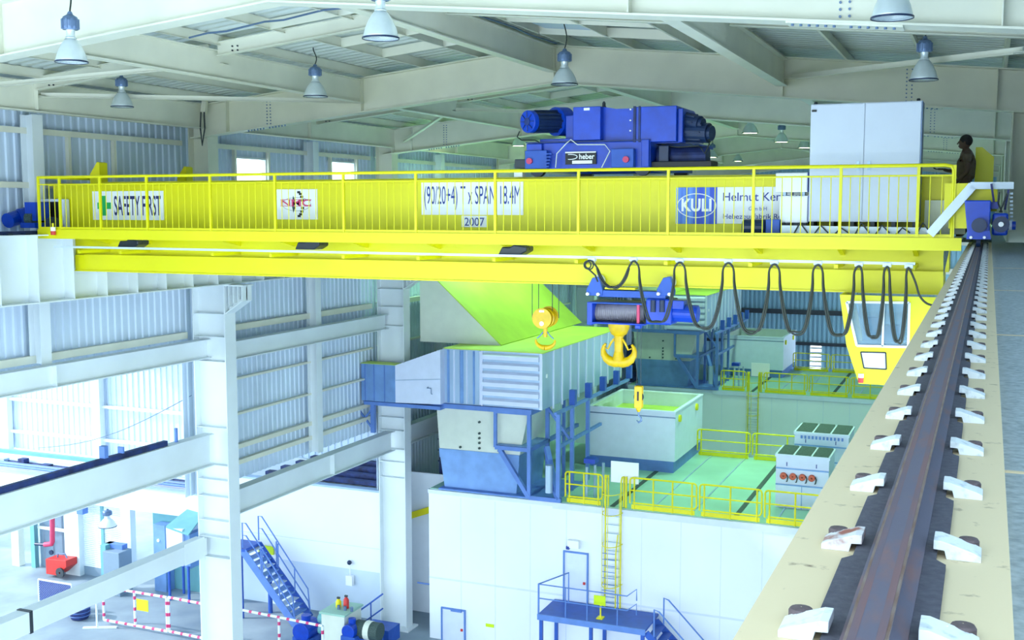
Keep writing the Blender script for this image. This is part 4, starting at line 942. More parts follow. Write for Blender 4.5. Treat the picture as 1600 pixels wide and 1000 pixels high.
# walkway
g = G(); g.box(-18.2, -.36, YR-.02, YG, ZP-.03, ZP); part(g, 'walkway_deck', 'silver_beam', label='pale walkway deck')
g = G(); g.box(-18.2, -.36, YR-.04, YR-.01, ZP-.19, ZP-.0); part(g, 'walkway_edge', 'crane_yellow')
for px in (143, 207, 350, 440, 552, 668, 785, 912, 1050, 1180, 1312, 1430):
    x = P(px, 372, Y=18.5).x
    g = G(); g.prism([(YR, ZP-.12), (YG, ZP-.12), (YG, ZP-.32), (YR+.3, ZP-.17), (YR, ZP-.17)], 'x', x-.035, x+.035); part(g, 'walkway_bracket', 'crane_yellow')
    g = G(); g.box(x-.03, x+.03, YR+.12, YG, -.93, -.87); part(g, 'track_arm', 'crane_yellow')
# guardrail
gr = bpy.data.objects.new('guardrail', None); COL.objects.link(gr); gr.parent = crane; gr.location = Vector((-9.2, YR, ZP)) - Vector(crane.location)
rt = .035; zt = .63
g = G(); g.tube([(-18.18, 19.6, zt), (-18.18, YR, zt), (-.62, YR, zt), (-.53, YR, zt-.02), (-.5, YR, zt-.08), (-.5, YR, ZP)], rt*.8, 8); g.build('top_rail', 'crane_yellow', gr)
g = G(); g.tube([(-18.18, YR, .48), (-.5, YR, .48)], .014, 6); g.build('upper_rail', 'crane_yellow', gr)
g = G(); g.box(-18.18, -.5, YR-.01, YR+.01, ZP, ZP+.05); g.build('toe_board', 'crane_yellow', gr)
posts_px = [61, 94, 157, 230, 329, 430, 537, 650, 774, 904, 1044, 1177, 1313, 1434, 1490]
PX_ = [P(p, 320, Y=YR).x for p in posts_px]
for x in PX_:
    g = G(); g.box(x-.022, x+.022, YR-.022, YR+.022, ZP-.1, zt); g.build('post', 'crane_yellow', gr)
g = G(); g.box(-.006, .006, -.006, .006, 0, .92)
bal = None; nb = 0; extra = G(); xs = []
for a, b in zip(PX_, PX_[1:]):
    n = max(2, round((b-a)/.148)); xs += [a+(b-a)*k/n for k in range(1, n)]
xs = sorted(xs, reverse=True)
for i, x in enumerate(xs):
    if i < 98:
        if bal is None:
            g = G(); g.cyl((x, YR, ZP), (x, YR, .48), .0075, 6); bal = g.build('baluster', 'crane_yellow', gr); x_b = x
        else:
            c = bal.copy(); COL.objects.link(c); c.location = (x-x_b, 0, 0)
    else: extra.cyl((x, YR, ZP), (x, YR, .48), .0075, 6)
if extra.v: extra.build('balusters', 'crane_yellow', gr, kind='stuff')
# signs on the girder
def sign(px0, px1, py0, py1, nm, m='sign_white', y=YG):
    a = P(px0, py0, Y=y); b = P(px1, py1, Y=y); g = G(); g.box(a.x, b.x, y-.02, y-.001, b.z, a.z); return part(g, nm, m)
def letters(parent, txt, px0, px1, py0, py1, m, y=YG-.02, nm='lettering', bold=0.0):
    a = P(px0, py0, Y=y); b = P(px1, py1, Y=y); return text_geo(txt, a.x, b.x, b.z, a.z, y, bold=bold).build(nm, m, parent)
s = sign(145, 257, 299, 344, 'safety_sign')
a = P(152, 306, Y=YG-.02); b = P(174, 337, Y=YG-.02); cx_ = (a.x+b.x)/2; cz = (a.z+b.z)/2; hw = (b.x-a.x)/2; hz_ = (a.z-b.z)/2
g = G(); g.box(cx_-hw*.32, cx_+hw*.32, YG-.026, YG-.02, b.z, a.z); g.box(a.x, b.x, YG-.027, YG-.02, cz-hz_*.33, cz+hz_*.33); g.build('green_cross', 'green', s)
letters(s, 'SAFETY FIRST', 178, 252, 306, 337, 'text_navy', bold=.012)
s = sign(430, 497, 296, 343, 'logo_sign')
letters(s, 'NMC', 439, 486, 312, 322, 'text_red', y=YG-.03, bold=.012)
g = G()
for (lx0, lx1) in ((439, 452), (454, 471), (475, 486)):
    for yy in (312, 322):
        a = P(lx0-.5, yy, Y=YG-.03); b = P(lx1+.5, yy, Y=YG-.03); g.box(a.x, b.x, YG-.034, YG-.03, a.z-.005, a.z+.005)
g.build('letter_serifs', 'text_red', s)
c = P(463, 319, Y=YG-.02); g = G()
for k in range(9):
    an = -1.25+k*2.5/8
    if k == 4: continue
    x = c.x+.02+.13*math.cos(an); z = c.z+.245*math.sin(an); g.box(x-.035, x+.035, YG-.024, YG-.02, z-.022, z+.022)
g.build('black_blocks', 'black', s)
g = G(); c2 = Vector((c.x-.05, YG-.022, c.z))
for sg in (-1, 1):
    g.add([(c2.x-.02, c2.y, c2.z+sg*.17), (c2.x+.035, c2.y, c2.z+sg*.05), (c2.x-.05, c2.y, c2.z+sg*.04)], [(0, 1, 2)])
    g.tube([(c.x+r*math.cos(t_), YG-.021, c.z+h*math.sin(t_)) for r, h in ((.33, .13),) for t_ in [math.pi*2*j/40 for j in range(41)]], .003, 4)
g.build('globe_mark', 'grille_dark', s)
s = sign(659, 818, 283, 336, 'capacity_sign'); letters(s, '(90/20+4) T x SPAN 18.4M', 663, 813, 291, 328, 'text_blue', bold=0)
s = sign(722, 761, 337, 355, 'year_sign'); letters(s, '2007', 726, 757, 340, 353, 'text_blue', bold=.005)
s = sign(1057, 1262, 293, 350, 'maker_sign'); a = P(1057, 293, Y=YG-.02); b = P(1120, 350, Y=YG-.02)
g = G(); g.box(a.x, b.x, YG-.024, YG-.02, b.z, a.z); e = g.build('logo_field', 'logo_blue', s)
c = (a+b)/2; g = G(); rx, rz = (b.x-a.x)/2-.02, .20
g.tube([(c.x+rx*math.cos(t_), YG-.026, c.z+rz*math.sin(t_)) for t_ in [math.pi*2*j/40 for j in range(40)]], .009, 5, close=True); g.build('logo_ring', 'sign_white', e)
text_geo('KULI', c.x-rx*.78, c.x+rx*.78, c.z-.10, c.z+.12, YG-.026, bold=.03).build('logo_letters', 'sign_white', e)
letters(s, 'Helmut Kempkes', 1130, 1262, 301, 318, 'text_blue', bold=.006); letters(s, 'G m b H', 1170, 1198, 323, 329, 'text_blue'); letters(s, 'Hebezeugfabrik Remscheid', 1130, 1262, 334, 345, 'text_blue', bold=.004)
# doorway box at the left end
g = G(); a = P(62, 311, Y=18.9); b = P(106, 357, Y=18.9); g.box(a.x, b.x, 18.80, 18.98, b.z, a.z); e = part(g, 'end_box', 'box_white', bevel=.02)
g = G(); g.box(a.x+.03, b.x-.09, 18.785, 18.8, b.z, a.z-.06); g.build('opening_shade', 'black', e)  # flat black sheet paints the shade inside the box
# left bogie
bg_ = G(); a = P(12, 330, Y=18.6)
t = crane
g = G(); g.cyl(P(12, 345, Y=18.2), P(33, 338, Y=18.6), .16, 16); g.cyl(P(30, 340, Y=18.5), P(48, 336, Y=18.7), .19, 16); part(g, 'drive_motor', 'machine_blue')
a = P(44, 316, Y=18.4); b = P(62, 345, Y=18.4); g = G(); g.box(a.x, b.x, 18.3, 18.7, b.z, a.z); part(g, 'drive_box', 'machine_blue')
a = P(45, 340, Y=18.4); g = G(); g.cyl((a.x, 18.4, a.z-.02), (a.x+.2, 18.4, a.z-.02), .15, 14); part(g, 'gear_drum', 'grille_dark')
a = P(40, 348, Y=18.4); b = P(58, 362, Y=18.4); g = G(); g.box(a.x, b.x+.1, 18.25, 18.9, -.42, a.z); part(g, 'wheel_block', 'machine_blue'); 
g = G(); g.cyl((-18.38, 18.5, -.33), (-18.24, 18.5, -.33), .14, 16); part(g, 'travel_wheel', 'motor_dark')
# right bogie with wheel block, buffer, motor
YB = 17.15
a = P(1507, 313, Y=YB); b = P(1546, 374, Y=YB)
g = G(); g.prism([(a.x, a.z), (b.x, a.z), (b.x, b.z), (b.x-.3, b.z), (a.x+.05, b.z+.1)], 'y', YB, 18.2); part(g, 'bogie_frame', 'machine_blue', bevel=.015)
g = G(); g.box(b.x, b.x+.1, YB+.3, 18.0, a.z-.12, a.z-.02); part(g, 'bogie_frame', 'machine_blue')
c = P(1530, 352, Y=YB); g = G(); g.cyl((c.x, YB-.02, c.z), (c.x, YB-.10, c.z), .10, 22); part(g, 'buffer', 'motor_dark')
g = G(); g.prism([(c.x-.16, b.z-.0), (c.x+.16, b.z), (c.x+.14, b.z+.12), (c.x-.10, b.z+.12)], 'y', YB-.06, YB+.2); part(g, 'axle_box', 'machine_blue')
g = G()
for px in (1517, 1538): q = P(px, 371, Y=YB-.06); g.cyl((q.x, YB-.06, q.z), (q.x, YB-.085, q.z), .02, 10)
part(g, 'axle_bolts', 'sign_white')
g = G(); g.cyl((RX-.03, YB+.35, -.47), (RX+.03, YB+.35, -.47), .085, 20); part(g, 'travel_wheel', 'motor_dark')
a = P(1551, 333, Y=YB+.1); b = P(1577, 368, Y=YB+.1)
g = G(); g.box(a.x, b.x-.02, YB+.1, YB+.5, b.z, a.z); part(g, 'gear_box', 'machine_blue', bevel=.03)
c = (a+b)/2; g = G(); g.cyl((c.x, YB+.1, c.z), (c.x, YB+.03, c.z), .11, 20); part(g, 'gear_cover', 'motor_dark')
g = G(); g.cyl((c.x, YB+.03, c.z), (c.x, YB+.0, c.z), .035, 14); part(g, 'hub_cap', 'sign_white')
g = G(); g.cyl((b.x-.02, YB+.3, c.z-.02), (b.x+.08, YB+.3, c.z-.02), .06, 14); part(g, 'shaft_end', 'machine_blue')
g = G(); g.cyl((b.x-.01, YB+.28, c.z-.02), (b.x+.03, YB+.28, c.z-.02), .064, 14); part(g, 'white_band', 'sign_white')
g = G(); q = P(1560, 262, Y=YB+.2); g.tube([P(1562, 300, Y=YB+.3), P(1560, 318, Y=YB+.3), P(1566, 332, Y=YB+.3)], .012, 6); g.tube([P(1574, 302, Y=YB+.3), P(1568, 318, Y=YB+.3), P(1562, 332, Y=YB+.3)], .012, 6); part(g, 'motor_cables', 'cable_black')
# white cable channel climbing to the conductor at the right
YC = 17.9
def chan(pts, w):
    g = G()
    for p, q in zip(pts, pts[1:]): g.bar(p, q, .12, w, (0, 0, 1) if abs(q.z-p.z) < abs(q.x-p.x) else (0, 0, 1))
    return g
g = chan([P(1453, 366, Y=YC), P(1520, 290, Y=YC)], .13); g.add(*[(lambda q: (q.v, q.f))(chan([P(1516, 290, Y=YC), P(1584, 290, Y=YC)], .10))][0]); part(g, 'cable_channel', 'silver_beam')
g = chan([P(1222, 358, Y=18.3), P(1452, 362, Y=18.3)], .12); part(g, 'cable_channel', 'silver_beam')
g = G(); g.bar(P(1549, 287, Y=17.8), P(1553, 316, Y=17.8), .03, .03); g.bar(P(1576, 296, Y=17.8), P(1570, 328, Y=17.8), .03, .02); part(g, 'channel_bracket', 'text_navy')
g = G()
for k in range(9): q = P(1581, 302+k*6, Y=17.9); g.box(q.x-.025, q.x+.015, 17.88, 17.92, q.z-.02, q.z+.01)
part(g, 'conductor_clips', 'silver_beam')
g = G()
for k in range(7):
    a = P(1240+k*32, 366, Y=18.2); b = P(1262+k*32, 364, Y=18.2); m_ = P(1250+k*32, 348+(k % 3)*4, Y=18.2); g.tube([a, a.lerp(m_, .6), m_, m_.lerp(b, .5), b], .011, 6)
part(g, 'floor_cables', 'cable_black')
a = P(1440, 290, Y=18.95); b = P(1508, 366, Y=18.95)
g = G(); g.box(a.x+.06, b.x, 18.9, 18.98, b.z, P(1440, 308, Y=18.95).z-.05); part(g, 'end_panel', 'hopper_cream', label='pale worn panel on the right end of the girder')
g = G(); g.prism([(P(1476, 380, Y=18.2).x, P(1476, 375, Y=18.2).z), (P(1486, 380, Y=18.2).x, P(1486, 375, Y=18.2).z), (P(1474, 430, Y=18.2).x, P(1474, 432, Y=18.2).z), (P(1473, 430, Y=18.2).x, P(1473, 400, Y=18.2).z)], 'y', 18.2, 18.3); part(g, 'corner_bracket', 'grille_dark')
# warning beacon at left
a = P(83, 361, Y=17.9); bt = thing('warning_beacon', 'little red and white beacon hanging below the left end of the crane walkway', 'beacon', a)
g = G(); g.cyl((a.x, a.y, a.z-.08), (a.x, a.y, a.z+.0), .05, 14); g.build('red_lens', 'red', bt)
g = G(); g.cyl((a.x, a.y, a.z), (a.x, a.y, a.z+.08), .05, 14); g.build('white_base', 'sign_white', bt)
g = G(); g.tube([(a.x, a.y, a.z+.08), (a.x, a.y, a.z+.16)], .02, 8); g.build('stem', 'rail_yellow', bt)

# floodlights under the walkway
def floodlight(px, py, label):
    c = P(px, py, Y=18.35); t = thing('floodlight', label, 'floodlight', (c.x, c.y, c.z))
    w, d = .27, .17
    pr = [(c.x-w, c.z-.09), (c.x+w*.55, c.z-.09), (c.x+w, c.z-.02), (c.x+w, c.z+.06), (c.x+w*.1, c.z+.09), (c.x-w*.2, c.z+.045), (c.x-w*.72, c.z+.05)]
    g = G(); g.prism(pr, 'y', c.y-d, c.y+d); g.build('housing', 'floodlight_black', t, bevel=.02)
    g = G(); g.box(c.x-w*.9, c.x+w*.5, c.y-d*.9, c.y+d*.9, c.z-.1, c.z-.09); g.build('glass', 'lens_clear', t)
    g = G(); g.tube([(c.x+.02, c.y-.03, c.z+.05), (c.x-.02, c.y-.03, c.z+.13), (c.x+.24, c.y-.03, c.z+.13), (c.x+.27, c.y-.03, c.z)], .012, 6); g.build('bracket', 'cable_black', t)
    g = G(); g.box(c.x+.02, c.x+.2, c.y-.04, c.y+.04, c.z+.13, ZP-.03); g.build('mount', 'crane_yellow', t)
    g = G(); g.tube([(c.x+.28+.09*math.cos(q), c.y-.05, c.z+.16+.09*math.sin(q)) for q in [2*math.pi*j/16 for j in range(16)]], .005, 4, close=True); g.build('cable', 'crane_yellow', t)
floodlight(208, 380, 'black floodlight under the crane walkway, below the SAFETY FIRST sign')
floodlight(487, 382, 'black floodlight under the crane walkway, below the red lettered logo sign')
floodlight(806, 390, 'black floodlight under the crane walkway, below the span sign')
q = P(1190, 362, Y=18.3); t = thing('travel_motor', 'dark motor lying on the crane walkway left of the small white boxes', 'motor', (q.x, 18.35, ZP))
g = G(); g.cyl((q.x-.32, 18.4, ZP+.13), (q.x+.05, 18.4, ZP+.13), .13, 18); g.build('motor_body', 'motor_dark', t, bevel=.02)
g = G(); g.box(q.x+.06, q.x+.28, 18.3, 18.55, ZP+.01, ZP+.26); g.build('gear_case', 'stair_blue', t, bevel=.01)

# festoon track and cables
t = thing('festoon_track', 'thin pale cable track along the crane below the walkway', 'track', (-9.5, 18.1, -.83))
za = -.80; zb = -.835
g = G(); g.bar((-17.9, 18.1, za), (-1.0, 18.1, zb), .045, .04); g.build('track', 'silver_beam', t)
pk = [(925, 408), (990, 408), (1062, 410), (1138, 411), (1210, 413), (1278, 414), (1342, 416), (1386, 417), (1420, 419)]
vy = [448, 507, 514, 521, 524, 527, 531, 534]
t = thing('festoon_cable', 'pair of black looping cables hanging in nine bends from the crane track', 'cable', (-4, 18.05, -.9))
def sag(dx, seed):
    YF = 18.02+dx*.4; rnd = random.Random(seed); cp = []; o = dx*60
    for i in range(len(pk)):
        x, y = pk[i]
        if i > 0:
            w = (pk[i][0]-pk[i-1][0])*.5; cp += [(x-w*.66+o, y+(vy[i-1]-y)*.93), (x-w*.42+o, y+(vy[i-1]-y)*.66), (x-w*.26+o*.5, y+(vy[i-1]-y)*.32), (x-min(8, w*.22), y+9)]
        cp.append((x, y))
        if i < len(pk)-1:
            w = (pk[i+1][0]-pk[i][0])*.5; d_ = vy[i]-y; q = rnd.uniform(-3, 3)
            cp += [(x+min(8, w*.22), y+9), (x+w*.26+o*.5, y+d_*.32), (x+w*.42+o, y+d_*.66), (x+w*.66+o, y+d_*.93), (x+w+q+o, vy[i]+rnd.uniform(-6, 3))]
    cp += [(1430, 440), (1437, 462), (1448, 474), (1462, 478)]
    V = [P(c[0], c[1], Y=YF) for c in cp]; pts = []
    for i in range(len(V)-1):
        p0, p1, p2, p3 = V[max(i-1, 0)], V[i], V[i+1], V[min(i+2, len(V)-1)]
        for k in range(5):
            t_ = k/5; pts.append(.5*((2*p1)+(-p0+p2)*t_+(2*p0-5*p1+4*p2-p3)*t_*t_+(-p0+3*p1-3*p2+p3)*t_**3))
    return pts+[V[-1]]
for dx, sd in ((-.02, 1), (.035, 2)):
    g = G(); g.tube(sag(dx, sd), .016, 6); g.build('cable', 'cable_black', t, smooth=True)
g = G(); c = P(919, 414, Y=18.0)
for r_, o in ((.05, 0), (.07, .015), (.06, -.01)): g.tube([(c.x+o+r_*math.cos(q), 18.0+o, c.z+r_*1.1*math.sin(q)) for q in [2*math.pi*j/16 for j in range(16)]], .012, 6, close=True)
g.tube([P(919, 420, Y=18.0), P(930, 430, Y=18.0), P(934, 440, Y=18.05)], .014, 6)
g.build('cable_coil', 'cable_black', t)
for p in pk:
    a = P(p[0], p[1]-3, Y=18.08); g = G(); g.box(a.x-.06, a.x+.06, 18.04, 18.14, a.z-.03, a.z+.03); g.lathe((a.x, 18.09, a.z-.04), [(.05, -.03), (.05, .03)], 12, 'y'); g.build('cable_saddle', 'silver_beam', t)

# electrical cabinets on the walkway
def cabinet(px0, px1, py0, py1, y0, y1, label, doors, feet=True, m='cabinet_grey'):
    a = P(px0, py0, Y=y0); b = P(px1, py1, Y=y0)
    t = thing('electrical_cabinet', label, 'cabinet', ((a.x+b.x)/2, (y0+y1)/2, ZP))
    g = G(); g.box(a.x, b.x, y0+.02, y1, b.z, a.z); g.build('casing', m, t, bevel=.006)
    n = doors; w = (b.x-a.x)/n
    for k in range(n):
        g = G(); g.box(a.x+k*w+.006, a.x+(k+1)*w-.006, y0, y0+.02, b.z+.02, a.z-.015); d = g.build('door', m, t, bevel=.004)
        if n > 1: g = G(); g.box(a.x+k*w+(.06 if k else w-.1), a.x+k*w+(.1 if k else w-.06), y0-.02, y0, (a.z+b.z)/2-.12, (a.z+b.z)/2+.02); g.build('door_handle', 'galvanised', d)
    g = G(); g.box(b.x, b.x+.012, y0+.03, y1, b.z, a.z); g.build('side_panel', 'text_blue' if n == 1 else 'lamp_blue', t, label='side panel with its shade put into the dark blue colour' if n == 1 else 'side panel')  # white boxes: the side's shade is painted as dark blue
    if feet:
        g = G()
        for x in [a.x+.05+(b.x-a.x-.1)*k/5 for k in range(6)]: g.box(x-.03, x+.03, y0+.06, y1-.05, ZP, b.z)
        g.build('feet', 'dark_grey', t)
    return t, a, b
t, a, b = cabinet(1267, 1434, 163, 347, 18.42, 18.95, 'large light grey double-door electrical cabinet standing on the crane walkway', 2)
g = G(); g.box(a.x+.02, a.x+.09, 18.40, 18.42, a.z-.12, a.z-.09); g.build('name_plate', 'black', t)
for x in (a.x+.05, b.x-.06): g = G(); g.lathe((x, 18.6, a.z), [(.02, 0), (.03, .03), (.02, .05), (.001, .05)], 10); g.build('lifting_eye', 'dark_grey', t)
t, a, b = cabinet(1212, 1261, 270, 300, 18.42, 18.72, 'small white upper box left of the big grey cabinet', 1, False, 'sign_white')
g = G(); g.box(a.x+.1, a.x+.14, 18.6, 18.72, ZP, a.z); g.box(b.x-.1, b.x-.06, 18.6, 18.72, ZP, a.z); g.build('stand', 'galvanised', t)
cabinet(1218, 1261, 306, 348, 18.42, 18.62, 'small white lower box left of the big grey cabinet, under the upper one', 1, True, 'sign_white')

# operator cab
YK = 18.25
t = thing('operator_cab', 'yellow glazed operator cab hanging under the right end of the crane', 'cab', (P(1370, 600, Y=YK).x, YK+.8, P(1370, 600, Y=YK).z))
TL = P(1312, 462, Y=YK); BL = P(1341, 597, Y=YK); zt = -1.345; zb_ = BL.z; xr = -.62
def K(px, py): q = P(px, py, Y=YK); return (q.x, q.z)
yk1 = YK+1.5
# front frame built round the big window
wTL, wTR, wBR, wBL = K(1323, 472), K(1421, 473), K(1419, 542), K(1339, 540)
oTL, oBL = (TL.x, zt), (BL.x, zb_); oTR, oBR = (xr, zt), (xr, zb_+.25); oB2 = (P(1397, 600, Y=YK).x+.35, zb_)
g = G()
for poly in ([oTL, oTR, wTR, wTL], [oTL, wTL, wBL, (wBL[0]-.16, wBL[1])], [wTR, oTR, (xr, wBR[1]), wBR], [(wBL[0]-.16, wBL[1]), wBL, wBR, (xr, wBR[1]), oBR, oB2, oBL]): g.prism(poly, 'y', YK, YK+.04)
g.build('front_panel', 'crane_yellow', t)
g = G(); g.prism([oTL, oBL, (oBL[0]+.03, oBL[1]), (oTL[0]+.03, oTL[1])], 'y', YK+.04, yk1); g.build('side_panel', 'crane_yellow', t)
g = G(); g.box(oBL[0], oB2[0], YK+.04, yk1, zb_-.03, zb_); g.build('floor_panel', 'crane_yellow', t)
g = G(); g.box(xr-.03, xr, YK+.04, yk1, zb_+.25, zt); g.build('side_panel', 'crane_yellow', t)
g = G(); g.prism([(oTL[0]+.1, zt), (xr, zt), (xr, zt-.9), (oBL[0]-.1, zt-.9)], 'y', yk1-.03, yk1); g.build('rear_glazing', 'cab_glass', t)
g = G()
w_ = .035
def frame(pts, th, y, dy): 
    g = G()
    for p, q in zip(pts, pts[1:]+pts[:1]): g.bar((p[0], y, p[1]), (q[0], y, q[1]), dy, th, (0, 0, 1) if abs(p[0]-q[0]) > abs(p[1]-q[1]) else (1, 0, 0))
    return g
frame([wTL, wTR, wBR, wBL], .035, YK-.01, .03).build('window_frame', 'sign_white', t, label='white window frame')
g = G(); c = K(1381, 473); d = K(1379, 541); g.bar((c[0], YK-.01, c[1]), (d[0], YK-.01, d[1]), .03, .03, (1, 0, 0)); g.build('window_mullion', 'sign_white', t)
g = G(); g.prism([wTL, wTR, wBR, wBL], 'y', YK+.015, YK+.02); g.build('window_pane', 'cab_glass', t)
lw = [K(1345, 550), K(1384, 551), K(1385, 577), K(1350, 575)]
frame(lw, .018, YK-.008, .02).build('lower_window_frame', 'black', t, label='black rubber window surround')
g = G(); g.prism(lw, 'y', YK-.004, YK-.001); g.build('lower_window', 'silver_beam', t)  # opaque pane, its white highlight is put into the pale colour
g = G(); c = K(1362, 505); g.box(c[0]-.2, c[0]+.35, YK+.7, YK+1.0, zb_+.2, c[1]-.1); g.box(c[0]-.15, c[0]+.05, YK+.5, YK+.6, zb_+.4, c[1]+.05); g.build('operator_seat', 'plant_dark', t)
g = G(); g.box(wBL[0], wBR[0], YK+.06, YK+.35, wBL[1]-.02, wBL[1]+.04); g.build('control_desk', 'galvanised_blue', t)
bt = thing('warning_beacon', 'little red and white beacon at the lower left corner of the operator cab', 'beacon', P(1345, 592, Y=YK-.06))
a = P(1345, 592, Y=YK-.07)
g = G(); g.cyl((a.x, a.y, a.z-.06), (a.x, a.y, a.z+.02), .042, 14); g.build('red_lens', 'red', bt)
g = G(); g.cyl((a.x, a.y, a.z+.02), (a.x, a.y, a.z+.08), .042, 14); g.build('white_base', 'sign_white', bt)

# ---- main trolley
YT = 19.15
def TX(px): return P(px, 230, Y=YT).x
def TZ(py, y=YT): return P(960, py, Y=y).z
t = thing('hoist_trolley', 'big blue main hoist trolley riding on top of the crane girders', 'hoist trolley', (TX(950), 20.7, .56))
def tp(g, nm, m='machine_blue', **kw): return g.build(nm, m, t, **kw)
def tb(px0, px1, py0, py1, y0, y1, nm, m='machine_blue', bevel=.012):
    g = G(); g.box(TX(px0), TX(px1), y0, y1, TZ(py1), TZ(py0)); return tp(g, nm, m, bevel=bevel)
tb(822, 1016, 221, 264, YT+.02, YT+.4, 'front_frame')
g = G(); g.box(TX(822), TX(1016), 21.8, 22.2, TZ(264), TZ(221)); tp(g, 'rear_frame')
g = G(); g.box(TX(822), TX(850), YT+.4, 21.8, TZ(264), TZ(225)); g.box(TX(985), TX(1016), YT+.4, 21.8, TZ(264), TZ(225)); tp(g, 'cross_frame')
for px in (805, 1010):
    pass
tb(804, 822, 246, 261, YT, YT+.3, 'buffer', 'dark_grey')
tb(1015, 1110, 253, 262, YT+.1, YT+.6, 'lower_drum_cover', 'black')
g = G(); g.cyl((TX(1018), YT+.5, TZ(246)), (TX(1096), YT+.5, TZ(246)), .19, 22); tp(g, 'hoist_drum', 'plant_dark')
tb(1024, 1040, 228, 260, YT+.2, YT+.8, 'drum_bearing', 'motor_dark')
for px in (830, 975):
    tb(px-6 if px < 900 else px-17, px+28 if px < 900 else px+18, 233, 262, YT-.12, YT+.05, 'gear_box', 'stair_blue')
    c = (TX(832 if px < 900 else 982), YT-.12, TZ(250)); g = G(); g.cyl(c, (c[0], YT-.17, c[2]), .055, 18); tp(g, 'shaft_cap', 'pink_red')
tb(824, 848, 222, 234, YT-.05, YT+.05, 'gear_cover', 'machine_blue')
g = G()
for k in range(5): g.box(TX(855), TX(862+k), YT-.14, YT-.12, TZ(260-k*5), TZ(258-k*5))
tp(g, 'gear_fins', 'stair_blue')
g = G(); g.box(TX(822), TX(1016), YT-.02, YT+.0, TZ(221), TZ(219)); tp(g, 'frame_edge', 'plant_dark')
p_ = tb(884, 932, 237, 256, YT-.02, YT+.01, 'brand_plate', 'black', 0)
g = G(); g.box(TX(884), TX(932), YT-.03, YT-.02, TZ(238), TZ(236)); g.build('plate_line', 'sign_white', p_)
g = G(); g.box(TX(895), TX(926), YT-.03, YT-.02, TZ(255), TZ(250)); g.build('plate_strip', 'sign_white', p_)
text_geo('heber', TX(906), TX(930), TZ(248), TZ(239.5), YT-.03, bold=.02).build('plate_letters', 'sign_white', p_)
c = (TX(892), YT-.03, TZ(244)); g = G(); g.tube([(c[0]+.13*math.cos(q), YT-.03, c[2]+.045*math.sin(q)) for q in [-1.9+3.8*j/14 for j in range(15)]], .008, 5); g.build('plate_swoosh', 'sign_white', p_)
# upper deck boxes
tb(895, 938, 165, 218, YT, YT+.7, 'switch_box')
g = G(); g.box(TX(912), TX(921), YT-.01, YT, TZ(171), TZ(167)); tp(g, 'box_label', 'sign_white')
g = G(); g.prism([(TX(938), TZ(165)), (TX(958), TZ(169)), (TX(990), TZ(169)), (TX(990), TZ(219)), (TX(938), TZ(219))], 'y', YT+.15, YT+1.2); tp(g, 'winch_housing')
tb(990, 1056, 168, 223, YT+.02, YT+1.3, 'winch_housing')
tb(989, 993, 167, 223, YT-.0, YT+.02, 'flange', 'plant_dark', 0); tb(997, 1000, 167, 223, YT-.0, YT+.02, 'flange', 'plant_dark', 0)
g = G()
for px, py in ((985, 172), (985, 189), (985, 205), (1010, 221), (1010, 234), (1010, 246)): g.cyl((TX(px), YT, TZ(py)), (TX(px), YT-.03, TZ(py)), .014, 8)
tp(g, 'bolts', 'sign_white')
tb(1003, 1015, 219, 262, YT-.04, YT+.3, 'side_bracket')
g = G(); q = TX(932); g.lathe((q, YT+.4, TZ(166)), [(.045, 0), (.045, .03), (.03, .05), (.03, .10), (.012, .13), (.001, .13)], 14); tp(g, 'breather', 'dark_grey')
# motor at left facing the camera
def pt_(px, py, y): v = P(px, py, Y=y); return v
m0 = pt_(824, 190, YT-.25); m1 = pt_(884, 190, YT+.6)
g = G(); g.cyl(m0, m0.lerp(m1, .12), .20, 26); tp(g, 'motor_cowl', bevel=.015)
g = G(); g.cyl(m0.lerp(m1, .12), m0.lerp(m1, .8), .185, 24); tp(g, 'motor_body', 'motor_dark')
d_ = (m1-m0).normalized()
for k in range(10):
    a = 2*math.pi*k/10; u_ = Vector((0, 0, 1)); r_ = d_.cross(u_).normalized(); u2 = r_.cross(d_)
    off = (r_*math.cos(a)+u2*math.sin(a))*.195; g = G(); g.bar(m0.lerp(m1, .14)+off, m0.lerp(m1, .78)+off, .03, .03); tp(g, 'cooling_fin', 'motor_dark')
g = G(); g.cyl(m0.lerp(m1, .72), m1, .26, 26); tp(g, 'brake_drum', 'machine_blue')
g = G(); g.cyl(m0-d_*.015, m0, .07, 18); tp(g, 'fan_hub', 'plant_dark')
g = G()
for k in range(8): a = 2*math.pi*k/8; g.bar(m0-d_*.01+(r_*math.cos(a)+u2*math.sin(a))*.08, m0-d_*.01+(r_*math.cos(a)+u2*math.sin(a))*.17, .014, .01)
tp(g, 'fan_grille', 'plant_dark')
tb(876, 896, 176, 219, YT+.25, YT+.8, 'gear_housing', 'machine_blue')
tb(840, 900, 214, 222, YT+.1, YT+.9, 'motor_bed', 'machine_blue')
